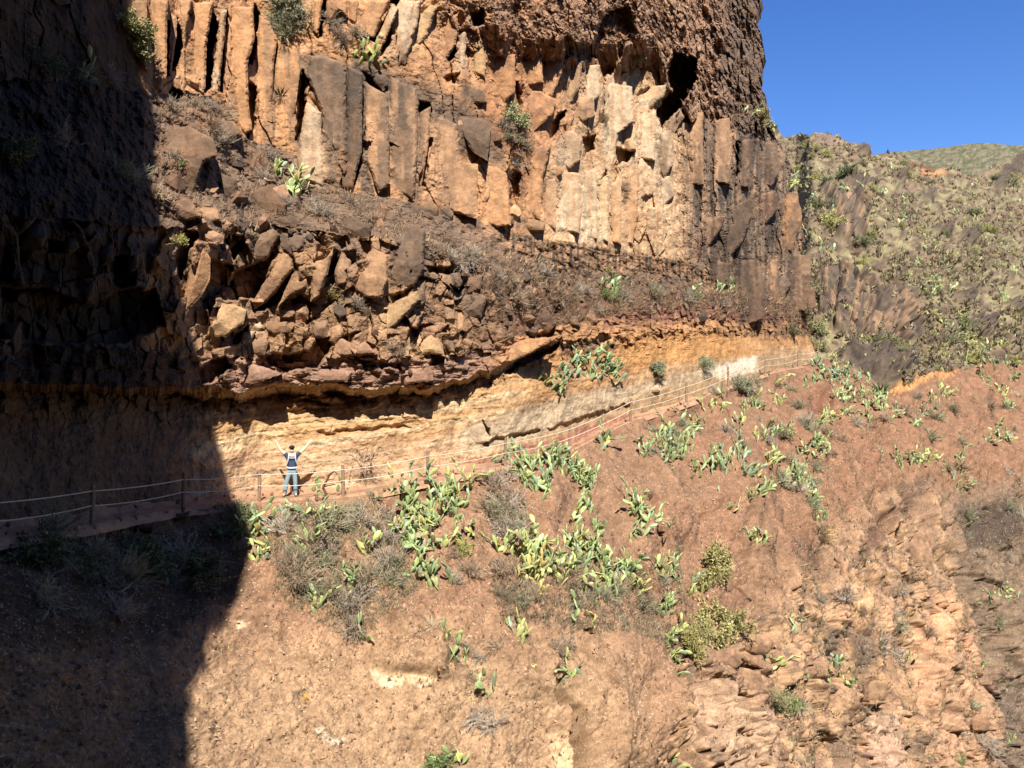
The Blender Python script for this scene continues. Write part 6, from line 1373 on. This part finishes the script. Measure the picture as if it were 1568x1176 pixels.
def limb(sd, sh, el, wr, hd):
    J['sh' + sd] = (sh, .064); J['el' + sd] = (el, .056); J['wr' + sd] = (wr, .044); J['pm' + sd] = (hd, (.044, .024))
    E.extend([('chs', 'sh' + sd), ('sh' + sd, 'el' + sd), ('el' + sd, 'wr' + sd), ('wr' + sd, 'pm' + sd)])
    w = Vector(wr); h = Vector(hd); up_ = (h - w).normalized(); sx = up_.cross(Vector((0, 1, 0))).normalized()
    for i, (a, l) in enumerate(((-.34, .075), (-.12, .092), (.08, .096), (.28, .078))):
        b = h + sx * (a * .09) + up_ * .035; t = b + (up_ + sx * a).normalized() * l; m_ = b.lerp(t, .5) + Vector((0, -.006, 0))
        J[f'f{i}{sd}'] = (tuple(m_), .0095); J[f'g{i}{sd}'] = (tuple(t + Vector((0, -.012, 0))), .008)
        E.extend([('pm' + sd, f'f{i}{sd}'), (f'f{i}{sd}', f'g{i}{sd}')])
    inn = sx if (sx.x * w.x < 0) else -sx
    b = w.lerp(h, .5) + inn * .04; t = b + (inn * .8 + up_ * .6).normalized() * .055
    J['t' + sd] = (tuple(b), .012); J['u' + sd] = (tuple(t), .009); E.extend([('wr' + sd, 't' + sd), ('t' + sd, 'u' + sd)])
limb('l', (-.185, .01, 1.43), (-.36, -.02, 1.58), (-.50, -.05, 1.82), (-.525, -.06, 1.89))
limb('r', (.185, .01, 1.43), (.38, -.02, 1.60), (.56, -.05, 1.80), (.60, -.06, 1.865))
for sd, hp, kn, an, to in (('l', (-.09, 0, .90), (-.18, -.02, .50), (-.25, .02, .09), (-.29, -.13, .05)), ('r', (.09, 0, .90), (.115, -.03, .50), (.12, .02, .09), (.15, -.14, .05))):
    J['hp' + sd] = (hp, .085); J['kn' + sd] = (kn, .058); J['an' + sd] = (an, .04); J['to' + sd] = (to, (.038, .03))
    E.extend([('pel', 'hp' + sd), ('hp' + sd, 'kn' + sd), ('kn' + sd, 'an' + sd), ('an' + sd, 'to' + sd)])
person = link("person", skin_mesh("person", J, E, 'pel', M_SKIN), None, PB)
person.rotation_euler = (0, 0, math.atan2(face_dir.x, -face_dir.y))
tag(person, "person in navy t-shirt, pale jeans and dark cap raising both arms on the path", "person")
def g(k, r): return (J[k][0], r)
mid = lambda a, b, f: tuple(Vector(J[a][0]).lerp(Vector(J[b][0]), f))
SJ = {'p': ((0, 0, .86), (.168, .125)), 's': ((0, .01, 1.12), (.15, .112)), 'c': ((0, .01, 1.35), (.178, .125)), 'n': ((0, .0, 1.49), (.10, .095)), 'l': ((-.19, .01, 1.425), .078), 'r': ((.19, .01, 1.425), .078), 'l2': (mid('shl', 'ell', .62), .068), 'r2': (mid('shr', 'elr', .62), .068)}
sh_ = link("shirt", skin_mesh("shirt", SJ, [('p', 's'), ('s', 'c'), ('c', 'n'), ('c', 'l'), ('c', 'r'), ('l', 'l2'), ('r', 'r2')], 'p', M_SHIRT), person)
TJ = {'p': ((0, 0, .96), (.158, .115)), 'q': ((0, 0, .88), (.15, .11)), 'hl': g('hpl', .10), 'hr': g('hpr', .10), 'kl': g('knl', .078), 'kr': g('knr', .078), 'al': ((-.252, .02, .05), .078), 'ar': ((.12, .02, .05), .078)}
tj = dict(TJ); tj['hl'] = ((-.09, 0, .80), .10); tj['hr'] = ((.09, 0, .80), .10)
link("jeans", skin_mesh("jeans", tj, [('p', 'q'), ('q', 'hl'), ('q', 'hr'), ('hl', 'kl'), ('hr', 'kr'), ('kl', 'al'), ('kr', 'ar')], 'p', M_JEAN), person)
for sd in 'lr':
    a = Vector(J['an' + sd][0]); t = Vector(J['to' + sd][0])
    link("shoe", skin_mesh("shoe", {'a': (tuple(a + Vector((0, .05, -.035))), .05), 'b': (tuple(a.lerp(t, .5) + Vector((0, 0, -.03))), (.052, .045)), 'c': (tuple(t + Vector((0, -.03, -.012))), (.045, .034))}, [('a', 'b'), ('b', 'c')], 'a', M_SHOE), person)
def bm_obj(name, bm, mat, parent):
    me = bpy.data.meshes.new(name); bm.to_mesh(me); bm.free(); me.materials.append(mat)
    me.polygons.foreach_set("use_smooth", np.ones(len(me.polygons), bool)); return link(name, me, parent)
bm = bmesh.new(); bmesh.ops.create_uvsphere(bm, u_segments=16, v_segments=10, radius=1)
bmesh.ops.delete(bm, geom=[v for v in bm.verts if v.co.z < -.05], context='VERTS')
for v in bm.verts: v.co = Vector((v.co.x * .10, v.co.y * .118, v.co.z * .09 + 1.672))
cap = bm_obj("cap", bm, M_BLACK, person)
bm = bmesh.new(); vs = []
for k in range(9):
    a = math.pi * (k / 8); vs.append((bm.verts.new((math.cos(a) * .09, -.06 - math.sin(a) * .10, 1.675 - .012 * math.sin(a))), bm.verts.new((math.cos(a) * .085, -.05 - math.sin(a) * .045, 1.70))))
for a, b in zip(vs[:-1], vs[1:]): bm.faces.new((a[0], b[0], b[1], a[1]))
bmesh.ops.solidify(bm, geom=bm.faces[:], thickness=.008)
bm_obj("cap_visor", bm, M_BLACK, cap)
for sx in (-1, 1):
    bm = bmesh.new(); bmesh.ops.create_uvsphere(bm, u_segments=10, v_segments=6, radius=1)
    for v in bm.verts: v.co = Vector((v.co.x * .03 + sx * .034, v.co.y * .016 - .096, v.co.z * .017 + 1.632))
    bm_obj("sunglass_lens", bm, M_BLACK, person)
# backpack with pale straps and hip belt
pack = link("backpack", None, None, PB + Vector((0, 0, 0))); pack.rotation_euler = person.rotation_euler
tag(pack, "dark backpack with pale straps and white hip belt worn by the person", "backpack")
bm = bmesh.new(); bmesh.ops.create_cube(bm, size=1)
for v in bm.verts: v.co = Vector((v.co.x * .34, v.co.y * .2 + .24, v.co.z * .48 + 1.2))
bmesh.ops.bevel(bm, geom=bm.edges[:], offset=.06, segments=3, affect='EDGES')
bm_obj("pack_body", bm, M_BLACK, pack)
def band(name, pts_, w, mat):
    bm = bmesh.new(); prev = None
    for i, p in enumerate(pts_):
        p = Vector(p); d = (Vector(pts_[min(i + 1, len(pts_) - 1)]) - Vector(pts_[max(i - 1, 0)])).normalized(); nrm_ = Vector((p.x * .6, p.y - .01, 0)).normalized(); sd_ = d.cross(nrm_).normalized()
        cur = [bm.verts.new(p + sd_ * w * .5 * a + nrm_ * b) for a, b in ((-1, -.006), (1, -.006), (1, .008), (-1, .008))]
        if prev:
            for q in range(4): bm.faces.new((prev[q], prev[(q + 1) % 4], cur[(q + 1) % 4], cur[q]))
        prev = cur
    bm_obj(name, bm, mat, pack)
for sx in (-1, 1):
    band("shoulder_strap", [(sx * .10, .13, 1.46), (sx * .105, .04, 1.495), (sx * .105, -.06, 1.46), (sx * .11, -.122, 1.38), (sx * .125, -.132, 1.28), (sx * .15, -.10, 1.17), (sx * .17, -.02, 1.08), (sx * .17, .12, 1.03)], .034, M_STRAP)
band("chest_strap", [(-.12, -.142, 1.34), (-.05, -.152, 1.335), (.05, -.152, 1.335), (.12, -.142, 1.34)], .022, M_STRAP)
band("hip_belt", [(-.17, .10, 1.01), (-.178, 0, 1.0), (-.15, -.09, .995), (-.08, -.132, .99), (0, -.142, .99), (.08, -.132, .99), (.15, -.09, .995), (.178, 0, 1.0), (.17, .10, 1.01)], .06, M_STRAP)
